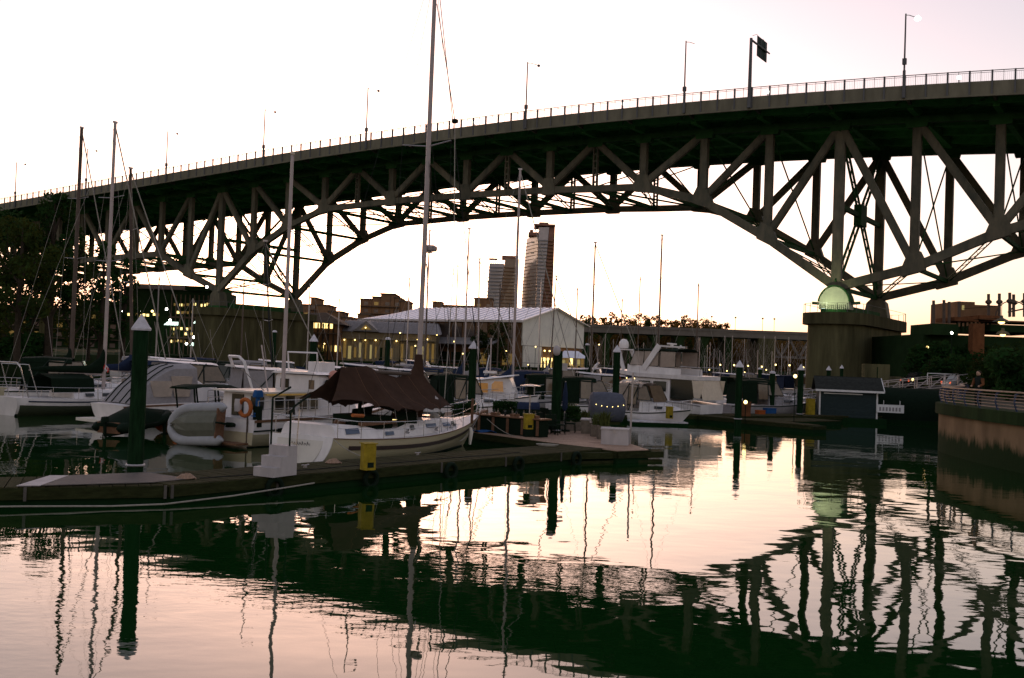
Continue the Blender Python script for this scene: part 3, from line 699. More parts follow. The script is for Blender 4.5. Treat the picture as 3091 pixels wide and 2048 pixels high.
# more of the patio clutter: bar counter, rattan armchairs, folded parasol, hedge troughs
bc = thing('bar_counter','long red-brown bar counter with bottles along the left edge of the patio dock','counter',(-1.2,47.6,.5),R(-41))
MB().box(-.2,3.7,-.3,.3,0,.78).build('cabinet','canvas_dark',bc); MB().box(-.3,3.8,-.38,.42,.78,.84).build('counter_top','wood_trim',bc)
for k in range(5): MB().box(-.1+k*.9,.05+k*.9,-.33,-.301,.06,.74).build('batten','wood_trim',bc)
for k in range(9): MB().lathe([(.045,0),(.045,.18),(.018,.24),(.018,.32)],8,(.2+k*.38,.1*math.sin(k*2.1),.84)).build('bottle','glass_dark' if k%2 else 'glass_warm',bc)
for k in range(3): MB().box(.6+k*1.2,.95+k*1.2,-.2,.1,.84,.96).build('tray','wood_trim',bc)
for k,(x,yv,rz) in enumerate(((1.25,47.2,.4),(1.9,48.4,1.2),(.2,50.2,2.4),(1.1,51.0,3.4),(2.6,51.6,.8),(-1.4,51.8,1.9),(2.2,53.6,2.2))):
    t = thing('rattan_armchair','dark rattan armchair '+('nearest the yellow pedestal by the heater','between the heater and the capless pile','behind the picnic table','beside the covered barbecue','behind the capless pile','at the far left of the patio','farthest back on the patio')[k],'chair',(x,yv,.5),rz,'rattan armchairs on the patio')
    MB().box(-.35,.35,-.32,.32,.18,.42).build('seat','rubber',t); MB().loft([[(-.38,.30,.2),(.38,.30,.2),(.38,.38,.2),(-.38,.38,.2)],[(-.34,.40,.95),(.34,.40,.95),(.34,.47,.95),(-.34,.47,.95)]]).build('backrest','rubber',t)
    for sx in (-1,1): MB().box(sx*.36-.06,sx*.36+.06,-.34,.36,.18,.66).build('armrest','rubber',t)
    for sx in (-1,1):
        for sy in (-1,1): MB().cyl(sx*.3,sy*.28,0,.2,.03,.03,6).build('leg','rubber',t)
for k,(x,yv) in enumerate(((-.2,53.8),(2.9,50.3),(-2.2,50.0))):
    t = thing('hedge_trough',('trough of dark clipped hedge behind the barbecue','trough of dark hedge beside the capless pile','trough of dark hedge near the sailboat bow')[k],'planter',(x,yv,.5),.2*k,'hedge troughs on the patio')
    MB().box(-.7,.7,-.22,.22,0,.45).build('trough','planter',t); mb = MB()
    for q in range(1500):
        c_ = Vector((random.uniform(-.68,.68),random.uniform(-.22,.22),.45+random.random()*.75)); a_ = Vector((random.gauss(0,1),random.gauss(0,1),random.gauss(0,1))).normalized(); b_ = a_.orthogonal(); b_.normalize(); mb.add([c_-a_*.075,c_+b_*.045,c_+a_*.075,c_-b_*.045],[(0,1,2,3)])
    mb.build('foliage','leaf_dark',t)
pr = thing('parasol','folded dark parasol standing beside the capless pile','parasol',(2.75,49.6,.5))
MB().cyl(0,0,0,.08,.3,.28,12).build('base','rubber',pr); MB().cyl(0,0,.08,2.5,.025,.025,8).build('pole','alu',pr); MB().lathe([(.05,1.0),(.15,1.2),(.12,1.9),(.04,2.45)],9).build('canopy','canvas_blue',pr,True)
tag(MB().sheet([[(-.5+.25*i,-.3+.2*j,.06*math.sin(2*i+j)+.04) for j in range(4)] for i in range(6)],.02).build('blue_tarp','blue'),'crumpled blue tarp on the dock edge below the counter','tarp').location=(-1.3,46.9,.52)

# cables, tyres and a coiled hose on the near dock
tag(MB().tube([(-8.2+.62*k+.05*math.sin(k*1.7), 26.6+.77*k+.07*math.cos(k*1.3), .515) for k in range(15)],.014,5).build('power_cable','rope_dark'),'thin dark shore cable lying along the near finger dock','cable')
for k,(px,py,lab) in enumerate(((770,1072,'coiled pale hose on the near dock beside the yellow pedestal'),(430,1108,'small coiled rope near the bend of the dock'))):
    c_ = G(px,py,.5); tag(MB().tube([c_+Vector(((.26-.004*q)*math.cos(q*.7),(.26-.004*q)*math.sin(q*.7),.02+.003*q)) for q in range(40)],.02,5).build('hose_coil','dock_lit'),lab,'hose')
for k in range(5):
    u = 3.2+k*3.6; x,yv = -8.55+.631*u+.776*.16, 25.23+.776*u-.631*.16
    t = tag(MB().tube([(.24*math.cos(a),0,.24*math.sin(a)) for a in [q*math.pi/8 for q in range(17)]],.075,8).build('tyre_fender','rubber',None,True),('first','second','third','fourth','fifth')[k]+' tyre fender from the left on the outer face of the near dock','tyre','tyre fenders on the near dock'); t.location = (x,yv,.2); t.rotation_euler = (0,0,math.atan2(.776,.631))
# ================================================================== boats
class Hull:
    def __init__(s, L, B, fs, fm, fb, tw=.7, draft=.5, rake=.9, srake=0.0, e0=2.6, tm=.42, pw=2.1):
        s.L, s.B, s.fs, s.fm, s.fb, s.tw, s.draft, s.rake, s.srake, s.e0, s.tm, s.pw = L,B,fs,fm,fb,tw,draft,rake,srake,e0,tm,pw
    def hb(s, t):
        if t < s.tm: q = t/s.tm; return s.B/2*(s.tw+(1-s.tw)*(1-(1-q)**2))
        q = (t-s.tm)/(1-s.tm); return max(.025, s.B/2*(1-q**s.pw))
    def zs(s, t):
        if t < .4: q = t/.4; return s.fs+(s.fm-s.fs)*(1-(1-q)**2)
        q = (t-.4)/.6; return s.fm+(s.fb-s.fm)*q**1.7
    def P(s, t, q, side=1):                      # q 0 keel .. 1 sheer
        dr = s.draft*(1-.75*t**3); z = -dr+(s.zs(t)+dr)*q
        e = s.e0+(1.25-s.e0)*max(0,(t-.35)/.65)**1.2
        wv = s.hb(t)*(1-(1-q)**e)
        x = s.L*t + s.rake*(q-1)*max(0,(t-.55)/.45)**1.5 - s.srake*(q-.5)*max(0,1-t/.15)
        return Vector((x, side*wv, z))
    def build(s, par, mat_h, mat_d='white_gel', n=22, m=9, boot=True, name='hull', deck_drop=.04):
        rings = []
        for i in range(n+1):
            t = i/n; t = t if t < 1 else .999
            rings.append([s.P(t, 1-k/m, 1) for k in range(m+1)] + [s.P(t, (k+1)/m, -1) for k in range(m)])
        h = MB().loft(rings, closed=False, cap0=True, cap1=True).build(name, mat_h, par, True)
        dk = [[s.P(min(i/n,.999),1,sd)+Vector((0,-sd*.03,-deck_drop)) for sd in (1,.5,0,-.5,-1)] for i in range(n+1)]
        for i, row in enumerate(dk):
            for j, sd in enumerate((1,.5,0,-.5,-1)): row[j].y = (s.hb(min(i/n,.999))-.03)*sd; row[j].z += .05*(1-sd*sd)
        MB().sheet(dk, .03).build('deck', mat_d, par, True)
        if boot:
            mb = MB()
            for sd in (1,-1):
                row = [[s.wl(i/n, sd, .10), s.wl(i/n, sd, -.08)] for i in range(n+1)]
                mb.sheet(row, .02)
            mb.build('boot_stripe', 'boot', par)
        return h
    def wl(s, t, sd, z, off=.012):
        t = min(t,.999); dr = s.draft*(1-.75*t**3); q = (z+dr)/(s.zs(t)+dr); p = s.P(t, max(.02,min(1,q)), sd); p.y += sd*off; return p
    def band(s, par, name, mat_, z0f, z1f, t0=0, t1=1, n=22, off=.014, absolute=False, sides=(1,-1)):
        mb = MB()
        for sd in sides:
            row = []
            for i in range(n+1):
                t = t0+(t1-t0)*i/n
                zz = s.zs(min(t,.999))
                a, b = (z0f, z1f) if absolute else (zz+z0f, zz+z1f)
                nr = 1 if b-a < .2 else 6
                row.append([s.wl(t,sd,a+(b-a)*k/nr,off) for k in range(nr+1)])
            mb.sheet(row, .02)
        return mb.build(name, mat_, par, True)
    def rail(s, par, name, mat_, t0, t1, h, n=8, r=.016, sides=(1,-1), inset=.06, mid=True, bow=False):
        mb = MB()
        for sd in sides:
            top = []
            for i in range(n+1):
                t = min(t0+(t1-t0)*i/n,.995); p = s.P(t,1,sd); p.y -= sd*min(inset,abs(p.y))
                top.append(p+Vector((0,0,h))); mb.tube([p, p+Vector((0,0,h))], r, 5)
            mb.tube(top, r, 5)
            if mid: mb.tube([p-Vector((0,0,h*.45)) for p in top], r*.6, 4)
        if bow:
            a = s.P(.995,1,1); mb.tube([top0 for top0 in (s.P(t1*.97,1,1)+Vector((0,0,h)), a+Vector((.25,0,h)), s.P(t1*.97,1,-1)+Vector((0,0,h)))], r, 5)
        return mb.build(name, mat_, par)
def deckhouse(mb, secs):                         # secs: (x, half width bottom, half width top, z0, z1)
    rings = []
    for x, wb, wt, z0, z1 in secs:
        c = min(.08, wt*.3)
        rings.append([(x,wb,z0),(x,wt+ (wb-wt)*.15,z1-c*1.2),(x,wt-c,z1),(x,-wt+c,z1),(x,-wt-(wb-wt)*.15,z1-c*1.2),(x,-wb,z0)])
    return mb.loft(rings)
def side_window(par, x0, x1, y0, y1, z0, z1, m='glass_dark', sd=1, lean=0, t=.02, name='window', frame=None):
    # pane on the side of a cabin; y at bottom y0, at top y1
    pts = [(x0,sd*y0,z0),(x1,sd*y0,z0),(x1-lean,sd*y1,z1),(x0+ (lean if lean<0 else 0),sd*y1,z1)]
    o = MB().ext(pts if sd < 0 else pts[::-1], (0, sd*t, 0)).build(name, m, par)
    if frame:
        mb = MB(); q = [Vector(p)+Vector((0,sd*t*1.2,0)) for p in pts]
        for a in range(4): mb.bar(q[a], q[(a+1)%4], .03, .04)
        mb.build('window_frame', frame, o)
    return o
def mooring(pts, label, m='rope'):
    return tag(MB().tube(pts, .014, 5).build('mooring_line', m), label, 'rope')
def bez(a, b, sag, n=8):
    a, b = Vector(a), Vector(b); return [a.lerp(b, k/n)-Vector((0,0,sag*4*(k/n)*(1-k/n))) for k in range(n+1)]
def outboard(par, p, rz=0, s_=1.0, m='canvas_dark', tilt=0):
    o = MB()
    rings = [[(x*s_,yv*s_,z*s_) for x,yv in ((-.28,-.14),(.22,-.16),(.26,0),(.22,.16),(-.28,.14),(-.34,0))] for z in (.42,.55)]
    rings += [[(x*s_*.8,yv*s_*.8,.8*s_) for x,yv in ((-.28,-.14),(.22,-.16),(.26,0),(.22,.16),(-.28,.14),(-.34,0))]]
    o.loft(rings); o.box(-.12*s_,.08*s_,-.06*s_,.06*s_,-.55*s_,.43*s_); o.box(-.28*s_,.12*s_,-.03*s_,.03*s_,-.5*s_,-.42*s_)
    o.tube([(-.32*s_,0,-.62*s_),(.15*s_,0,-.62*s_)],[.03*s_,.07*s_],8)
    for k in range(3):
        a = k*2.09; o.add([(-.3*s_,0,-.62*s_),(-.36*s_,.16*s_*math.cos(a),(-.62+.16*math.sin(a))*s_),(-.28*s_,.14*s_*math.cos(a+.6),(-.62+.14*math.sin(a+.6))*s_)],[(0,1,2)])
    e = o.build('outboard_motor', m, par); e.location = p; e.rotation_euler = (0,tilt,rz); return e

# ---------------------------------------------------------------- the sailboat with the brown tent
A0 = Vector((-7.53,35.82,0)); DIRM = Vector((.504,.8637,0)); HM = math.atan2(DIRM.y, DIRM.x)
sb = thing('sailboat', 'beige sailboat with brown cockpit tent, white heart-shaped transom and tall mast at the near dock', 'sailboat', A0, HM)
h = Hull(12.2, 3.75, .98, .82, 1.42, tw=.80, draft=.75, rake=1.5, srake=-.3, e0=2.2, tm=.40, pw=2.0)
h.build(sb, 'hull_beige', 'white_gel', boot=False)
h.band(sb, 'cove_stripe', 'stripe', -.42, -.27, .07, .985)
h.band(sb, 'toe_rail', 'wood_trim', -.03, .05, 0, .995, off=.02)
h.band(sb, 'boot_stripe', 'boot', -.08, .06, .02, .97, absolute=True)
# transom panel
m_ = 10; outline = [h.P(0, 1-k/m_, 1) for k in range(m_+1)] + [h.P(0,(k+1)/m_,-1) for k in range(m_)]
trans = MB().ext([p+Vector((-.012,0,0)) for p in outline], (-.03,0,0)).build('transom', 'white_gel', sb)
cx_ = Vector((0,0,.35))
inner = [Vector((p.x-.045, p.y*.72, .40+(p.z-.40)*.80+.02)) for p in outline]
MB().ext(inner, (-.012,0,0)).build('transom_panel', 'cream_gel', trans)
# script on the transom: a scrawled name and a short line below
def scrawl(par, x, y0, z0, wd, ht, n, seed, m='letter_dark', r=.011):
    rnd = random.Random(seed); pts = []
    for k in range(n*4+1):
        q = k/(n*4); pts.append((x, y0-wd*q+.03*math.sin(k*1.57), z0+ht*(.5+.5*math.sin(k*1.57+rnd.uniform(-.5,.5)))*rnd.uniform(.5,1)))
    return MB().tube(pts, r, 4).build('lettering', m, par)
scrawl(trans, h.P(0,.9,1).x-.075, .35, .62, .85, .16, 7, 3); scrawl(trans, h.P(0,.9,1).x-.075, .15, .50, .5, .07, 6, 5); scrawl(trans, h.P(0,.8,1).x-.07, -.62, .33, .22, .07, 2, 8)
MB().bar((h.P(0,.9,1).x-.09,.75,.42),(h.P(0,.9,1).x-.09,-.75,.38),.03,.05).build('rub_strip','wood_trim',trans)
# stern ladder
MB().tube([(-.06,.30,1.9),(-.1,.32,.95),(-.16,.34,-.1)],.02,6).tube([(-.06,-.05,1.9),(-.1,-.03,.95),(-.16,-.01,-.1)],.02,6).bar((-.1,.32,.7),(-.1,-.03,.7),.03,.03).bar((-.14,.33,.3),(-.14,-.02,.3),.03,.03).build('stern_ladder','stainless',sb)
# coachroof and cockpit coaming
co = deckhouse(MB(), [(.5,1.35,1.15,.88,1.38),(.9,1.42,1.22,.85,1.42),(2.2,1.46,1.3,.8,1.30),(2.9,1.46,1.3,.78,1.16)]).build('aft_cabin', 'white_gel', sb, True)
cb = deckhouse(MB(), [(2.9,1.42,1.3,.78,1.12),(4.2,1.42,1.3,.76,1.14),(4.9,1.40,1.22,.76,1.34),(7.2,1.25,1.05,.85,1.40),(9.2,.78,.60,1.0,1.34),(9.7,.6,.4,1.05,1.15)]).build('coachroof', 'white_gel', sb, True)
for x0,x1,z0,z1,ya,yb in ((1.0,1.75,1.06,1.26,1.37,1.28),(3.3,3.8,.92,1.06,1.40,1.36),(6.2,6.9,1.08,1.24,1.24,1.17),(7.6,8.1,1.08,1.22,1.12,1.04)):
    for sd in (-1,1): side_window(sb, x0, x1, ya, yb, z0, z1, 'glass_blue', sd)
for x in (5.0,8.5): side_window(sb, x, x+.22, 1.34 if x<6 else .93, 1.28 if x<6 else .87, 1.06, 1.24, 'glass_dark', -1)
MB().box(7.7,8.5,-.35,.35,1.38,1.46).build('hatch', 'glass_dark', sb); MB().tube([(2.6,-1.2,1.32),(4.9,-1.15,1.42)],.025,6).build('grab_rail','wood_trim',sb)
MB().bar((1.9,-1.25,1.38),(4.9,-1.0,1.38),.16,.12).build('coaming','wood_trim',sb)
h.rail(sb, 'lifeline', 'stainless', .02, .93, .62, 9, .013)
MB().tube([h.P(.9,1,1)+Vector((0,0,.62)), h.P(.97,1,1)+Vector((.3,0,.7)), h.P(.999,1,1)+Vector((.45,0,.72)), h.P(.97,1,-1)+Vector((.3,0,.7)), h.P(.9,1,-1)+Vector((0,0,.62))], .02, 6).tube([h.P(.985,1,1)+Vector((.3,.0,.7)),h.P(.985,1,1)],.02,6).tube([h.P(.985,1,-1)+Vector((.3,0,.7)),h.P(.985,1,-1)],.02,6).build('bow_pulpit', 'stainless', sb)
MB().tube([h.P(.1,1,1)+Vector((0,0,.62)), h.P(0,1,1)+Vector((.05,0,.68)), h.P(0,1,-1)+Vector((.05,0,.68)), h.P(.1,1,-1)+Vector((0,0,.62))], .02, 6).build('stern_pulpit', 'stainless', sb)
MB().bar(h.P(.97,1,0)+Vector((0,0,.02)), h.P(.999,1,0)+Vector((.55,0,.12)), .22, .08).build('bowsprit','wood_trim',sb)
MB().tube([h.P(.999,1,0)+Vector((.1,.1,-.1)), h.P(.999,1,0)+Vector((-.35,.12,-.6)), h.P(.999,1,0)+Vector((-.15,.12,-.8))],.035,6).build('anchor','alu',sb)
# rig
MX = 7.2
mast = MB().tube([(MX,0,1.3),(MX+.1,0,9),(MX+.15,0,21.5)], [.105,.105,.085], 12).build('mast','mast_white',sb,True)
MB().tube([(MX,0,1.2),(MX,0,1.9),(MX,0,3.3),(MX,0,4.05)],[.16,.34,.24,.15],10).build('mast_boot','canvas_brown',sb,True)
for z in (12.9,): MB().tube([(MX-.05,1.25,z+.12),(MX+.12,0,z),(MX-.05,-1.25,z+.12)],[.025,.035,.025],6).build('spreader','alu',mast)
rd = MB().lathe([(.28,-.12),(.31,-.05),(.31,.06),(.2,.13),(.02,.14)],16,(MX+.52,0,8.6)).build('radar_dome','mast_white',sb,True)
MB().bar((MX+.1,0,8.42),(MX+.6,0,8.42),.16,.05).build('radar_bracket','alu',rd)
MB().tube([(MX+.02,-.2,7.9),(MX+.02,-.3,7.1)],.03,6).build('mast_light','alu',sb)
stays = MB()
stays.tube([(MX+.15,0,20.8),(12.5,0,1.6)],[.018,.022],5); stays.tube([(MX+.12,0,14.1),(10.3,0,1.4)],.012,4)
stays.tube([(MX+.12,0,21),(.05,0,1.6)],.010,4)
for sd in (-1,1):
    stays.tube([(MX+.12,0,20.5),(MX-.05,sd*1.25,13.02),(MX-.2,sd*1.72,.95)],.010,4); stays.tube([(MX+.1,0,12.8),(MX-.6,sd*1.7,.93)],.010,4); stays.tube([(MX+.1,0,12.8),(MX+.5,sd*1.68,.98)],.010,4)
stays.build('standing_rigging','rope_dark',sb)
MB().tube([(MX+.16,-.12,19),(MX+1.3,-.5,14.2),(MX+1.5,-.6,8),(MX+1.0,-.7,2)],.022,5).build('halyard','rope',sb)
MB().box(-.1,.1,-.1,.1,-.08,.08).build('radar_reflector','rubber',sb).location=(MX+1.3,-.5,14.2)
MB().tube([(MX-.1,0,3.2),(3.6,0,3.3)],[.08,.08],8).build('boom','mast_dark',sb,True)
# tent: ridge along the boom, skirts to the lifelines
ribs = [(2.2,3.46,2.25,.7),(2.9,3.46,2.0,1.05),(3.7,3.52,1.86,1.55),(4.7,3.24,1.80,1.70),(5.7,3.07,1.82,1.72),(6.5,3.22,1.84,1.6),(7.0,3.64,1.9,1.3)]
rows = []; NR = 30
for i in range(NR+1):
    u = i/NR*(len(ribs)-1); k = min(int(u),len(ribs)-2); f = u-k; f = f*f*(3-2*f)*.5+f*.5
    x,zr,ze,wd = [ribs[k][c]+(ribs[k+1][c]-ribs[k][c])*f for c in range(4)]
    row = []
    for j in range(-12,13):
        q = abs(j)/12; sg = 1 if j > 0 else -1; sag = .17*math.sin(math.pi*q)**1.2
        wr = .030*math.sin(9*x+2.5*q*sg)*q*(1-q*.5)+.022*math.sin(17*x-6*q+sg)*q+.02*math.sin(23*q+4*x)*q
        ends = .9*q*max(0,(i-NR+4)/4)-1.4*q*max(0,(4-i)/4)
        scal = .10*abs(math.sin(math.pi*u))*(q**3)             # hem pulled up between the lashings
        row.append((x+ends,(wd+.1)*q*sg+wr*.4*sg,zr+(ze-zr)*q-sag+wr+scal))
    rows.append(row)
MB().sheet(rows,.012).build('cockpit_tent','canvas_brown',sb,True)
for i in (6,12,18,24): MB().tube([Vector(p)+Vector((0,0,.012)) for p in rows[i]],.008,4).build('tent_seam','wood_trim',sb)
for i in range(3,30,3):
    p_ = Vector(rows[i][0]); MB().tube([p_, p_+Vector((0,-.12,-.55))],.007,4).build('tent_lashing','rope',sb)
for sd in (-1,1): MB().tube([(8.0,sd*1.5,1.6),(8.9,sd*1.2,1.2)],.012,4).tube([(.8,sd*.75,2.0),(.1,sd*1.3,1.55)],.012,4).build('tent_line','rope',sb)
MB().add([(6.95,-1.08,2.36),(7.1,-1.14,2.26),(7.02,-1.2,2.12),(6.9,-1.12,2.22)],[(0,1,2,3),(3,2,1,0)]).build('tent_patch','box_white',sb)
# dodger, binnacle and gear under the tent
MB().sheet([[(x,-1.2,1.15),(x,-1.1,1.75),(x,0,1.95),(x,1.1,1.75),(x,1.2,1.15)] for x in (4.3,4.9,5.6)],.015).build('dodger','canvas_dark',sb,True)
MB().box(3.0,4.2,-1.0,1.0,1.1,1.62).build('cockpit_cushion','canvas_dark',sb); MB().cyl(3.4,0,1.1,2.1,.09,.07,8).build('binnacle','canvas_dark',sb)
for k,(x,yv,z) in enumerate(((2.4,-.7,1.35),(2.7,.4,1.3),(5.9,-.6,1.42),(6.4,.5,1.4),(7.8,-.5,1.42))): MB().sph((x,yv,z),.28,.22,.18,n=8,m=5).build('gear_bag',('canvas_dark','wood_trim','canvas_blue','canvas_brown','rope')[k],sb,True)
MB().tube([(2.0,-1.3,1.7),(1.2,-1.45,1.75)],.07,6).build('horseshoe_buoy','life_orange',sb)
# lit things in the cockpit and on deck
MB().box(5.3,5.9,-.5,.3,1.32,1.36).build('lit_hatch','lit_warm',sb)
for x,sd in ((9.7,-1),): MB().tube([(x,-h.hb(x/12.2)-.06,.95),(x,-h.hb(x/12.2)-.1,.75),(x,-h.hb(x/12.2)-.06,.2)],[.05,.1,.06],8).build('fender','cream_gel',sb,True)
MB().bar((9.9,-1.05,1.1),(9.9,-1.05,2.2),.1,.07,(1,0,0)).build('dorade_post','wood_trim',sb)
for (x,yv) in ((8.8,-.9),(8.2,-1.1),(6.6,-1.45),(4.4,-1.6)): MB().lathe([(.07,0),(.09,.06),(.05,.1),(.08,.18)],8,(x,yv,.95)).build('winch','stainless',sb)
# self-steering oar and lifebuoy pole at the stern belong to the trawler behind
mooring(bez((-1.55,46.1,1.3),(-2.0,41.0,.55),.25),'slack mooring line from the sailboat bow to the near dock')
mooring(bez((-6.1,34.9,.95),(-4.3,32.5,.55),.12),'short stern mooring line from the sailboat to the finger dock')
mooring(bez((-1.0,45.3,1.25),(1.2,44.6,.5),.3),'mooring line from the sailboat bow to the patio dock')

# ---------------------------------------------------------------- trawler yacht with pilothouse behind the sailboat
def trawler():
    p = G(548,1030); t = thing('trawler_yacht', 'white pilothouse trawler with rounded wheelhouse windows behind the brown tent', 'motorboat', (-11.6,41.2,0), R(57))
    h = Hull(10.8,3.6,1.15,1.2,2.0,tw=.86,draft=.6,rake=.8,e0=3.2,tm=.5,pw=2.4); h.build(t,'white_gel','white_gel')
    h.band(t,'rub_rail','wood_trim',-.12,-.02,0,.98,off=.03); h.band(t,'sheer_stripe','boot',-.50,-.44,.0,.9); h.band(t,'lower_topside','hull_beige',.05,.55,0,.96,absolute=True,off=.02)
    MB().ext([(-.02,-1.5,.12),(-.02,1.5,.12),(-.02,1.53,.62),(-.02,-1.53,.62)],(-.03,0,0)).build('transom_panel','hull_beige',t); scrawl(t,-.06,.6,.78,1.1,.16,6,21); MB().bar((-.05,-1.2,.2),(-.05,-1.2,1.3),.05,.05,(1,0,0)).build('platform_post','mast_dark',t)
    deckhouse(MB(),[(.9,1.45,1.35,1.1,2.2),(3.8,1.5,1.4,1.15,2.22)]).build('saloon','white_gel',t)
    MB().box(.5,4.0,-1.6,1.6,2.21,2.28).build('saloon_roof','cream_gel',t)
    deckhouse(MB(),[(3.85,1.45,1.3,1.2,2.95),(5.6,1.45,1.25,1.25,3.0),(6.4,1.3,1.1,1.3,2.1)]).build('wheelhouse','white_gel',t)
    MB().loft([[(x,1.5*q,3.0),(x,1.2*q,3.1),(x,-1.2*q,3.1),(x,-1.5*q,3.0)] for x,q in ((3.6,.95),(4.2,1),(5.6,1),(6.1,.85))]).build('wheelhouse_roof','white_gel',t,True)
    for x0,x1 in ((1.1,1.65),(2.5,3.0),(3.15,3.65)): side_window(t,x0,x1,1.50,1.46,1.5,2.05,'glass_dark',-1,frame='cream_gel')
    side_window(t,1.8,2.3,1.49,1.44,1.2,2.1,'glass_dark',-1,name='door')
    for x0,x1 in ((4.1,4.4),(4.75,5.1),(5.3,5.6)):
        e_=[((x0+x1)/2+(x1-x0)/2*math.cos(a),-1.40,2.55+.24*math.sin(a)*(1.0)) for a in [k*math.pi/6 for k in range(12)]]
        MB().ext(e_,(0,-.03,0)).build('oval_window','glass_dark',t)
    MB().box(.86,.90,-1.1,-.35,1.5,2.05).build('aft_window','glass_dark',t); MB().box(.86,.90,.1,.8,1.2,2.1).build('aft_door','glass_dark',t)
    MB().box(3.80,3.84,-1.05,-.75,2.35,2.75).build('aft_window','glass_warm',t); MB().box(3.80,3.84,.5,1.0,2.35,2.75).build('aft_window','glass_dark',t)
    h.rail(t,'side_rail','stainless',.02,.45,.75,6,.016); h.rail(t,'bow_rail','stainless',.5,.97,.75,6,.016,bow=True)
    MB().box(-.7,0,-1.3,1.3,.12,.2).build('swim_platform','wood_trim',t)
    # davit mast on the roof
    MB().tube([(3.0,0,2.25),(3.0,0,8),(3.0,0,12.6)],[.09,.085,.07],10).build('mast','mast_white',t,True)
    MB().sph((3.0,0,12.7),.1,n=8,m=5).build('mast_cap','canvas_cream',t)
    MB().tube([(4.2,-.9,3.05),(4.1,-.9,3.95),(4.1,.9,3.95),(4.2,.9,3.05)],.04,6).build('roof_arch','white_gel',t)
    MB().box(4.9,5.7,-.5,.4,3.1,3.55).build('roof_locker','white_gel',t)
    MB().sph((4.6,-1.5,2.95),.26,n=12,m=8).build('round_fender','buoy',t,True)
    MB().tube([(1.0,-1.2,2.28),(1.1,-.6,4.2)],.03,6).build('antenna','mast_white',t)
    MB().tube([(1.0,-1.0,2.28),(-.2,-.9,3.2)],.02,5).build('boom_pole','stainless',t)
    o = outboard(t,(.25,-1.45,1.75),0,.75,'blue'); MB().box(-.12,.12,-.14,.14,-.9,-.05).build('motor_bracket','rubber',o)
    lb = MB().tube([(0+.0,.34*math.cos(a),.34*math.sin(a)) for a in [k*math.pi/8 for k in range(17)]],.085,8).build('lifebuoy','life_orange',t,True); lb.location=(-.02,-1.0,1.62)
    MB().lathe([(.14,-.25),(.16,0),(.14,.25)],10,(-.05,-.62,1.7)).build('lifebuoy_canister','box_white',t)
    side_window(t,1.2,2.0,1.63,1.66,.62,.78,'glass_dark',-1,name='hull_port'); side_window(t,3.6,4.4,1.75,1.78,.62,.78,'glass_dark',-1,name='hull_port')
    MB().box(.6,3.9,-1.58,-1.5,2.13,2.2).build('lit_strip','lit_dim',t)
    return t
trawler()

# inflatable tender tilted on its side against the trawler stern
def rib(name, label, loc, rot, L=3.1, m1='rib_grey', m2='rib_grey', motor=True, motor_m='rubber'):
    t = thing(name, label, 'dinghy', loc); t.rotation_euler = rot
    W = .66
    path = []
    for sd in (1,-1):
        pts = [(-.25,sd*W,.25),(0,sd*W,.25),(L*.62,sd*W,.27)] + [(L*.62+L*.38*math.sin(a), sd*W*math.cos(a), .27+.18*math.sin(a)) for a in [k*math.pi/14 for k in range(1,8)]]
        MB().tube(pts,[.05,.22]+[.22]*(len(pts)-3)+[.20],12).build('tube',m1,t,True)
    rg = [[(x,yv*k,z+dz) for yv,z in ((-.62,.16),(-.3,-.06),(0,-.16+dz),(.3,-.06),(.62,.16),(.3,.16),(-.3,.16))] for x,k,dz in ((0,1,0),(L*.55,1,0),(L*.8,.65,.1),(L*.97,.1,.25))]
    MB().loft(rg).build('hull',m2,t)
    MB().box(-.03,.03,-.6,.6,.0,.48).build('transom','wood_trim' if motor else m2,t)
    MB().box(L*.4,L*.4+.25,-.5,.5,.38,.42).build('seat','rubber',t)
    for sd in (1,-1): MB().tube([(L*.1,sd*(W+.22),.27),(L*.6,sd*(W+.22),.29)],.015,4).build('grab_line','rope_dark',t)
    if motor: outboard(t,(-.22,0,.25),0,.62,motor_m)
    return t
rib('inflatable_dinghy', 'pale grey inflatable dinghy tipped on edge with its outboard, hung at the trawler stern', (-11.75,40.0,1.0), (R(100),R(4),R(154)), 2.75, 'rib_grey', 'rib_dark')
dk_ = rib('inflatable_dinghy', 'dark covered inflatable dinghy with black outboard floating behind the express cruiser', (-17.3,43.2,.15), (0,R(-4),R(70)), 3.6, 'rubber', 'canvas_dark')
MB().loft([[(x,wd*math.cos(a),.3+hh*math.sin(a)) for a in [math.pi*k/8 for k in range(9)]] for x,wd,hh in ((-.1,.8,.15),(.6,.88,.45),(1.6,.9,.75),(2.4,.85,.55),(3.3,.45,.4),(3.6,.1,.3))]).build('boat_cover','canvas_dark',dk_,True)
rb = rib('rigid_inflatable','orange-collared rigid inflatable with black canopy on legs beyond the tipped dinghy',(-15.6,45.8,.05),(0,0,R(57)),5.6,'orange','rubber',True)
MB().loft([[(x,.75,z),(x,.55,z+.1),(x,-.55,z+.1),(x,-.75,z)] for x,z in ((.5,2.0),(1.2,2.1),(3.0,2.1),(3.6,1.95))]).build('canopy','canvas_dark',rb,True)
for x in (.8,2.0,3.3):
    for sd in (-1,1): MB().tube([(x+.25,sd*.62,.4),(x,sd*.66,2.05)],.04,6).build('canopy_leg','canvas_dark',rb)
MB().box(1.7,2.3,-.35,.35,.2,1.15).build('console','rib_grey',rb); MB().box(1.2,1.6,-.4,.4,.2,.9).build('pilot_seat','rubber',rb)
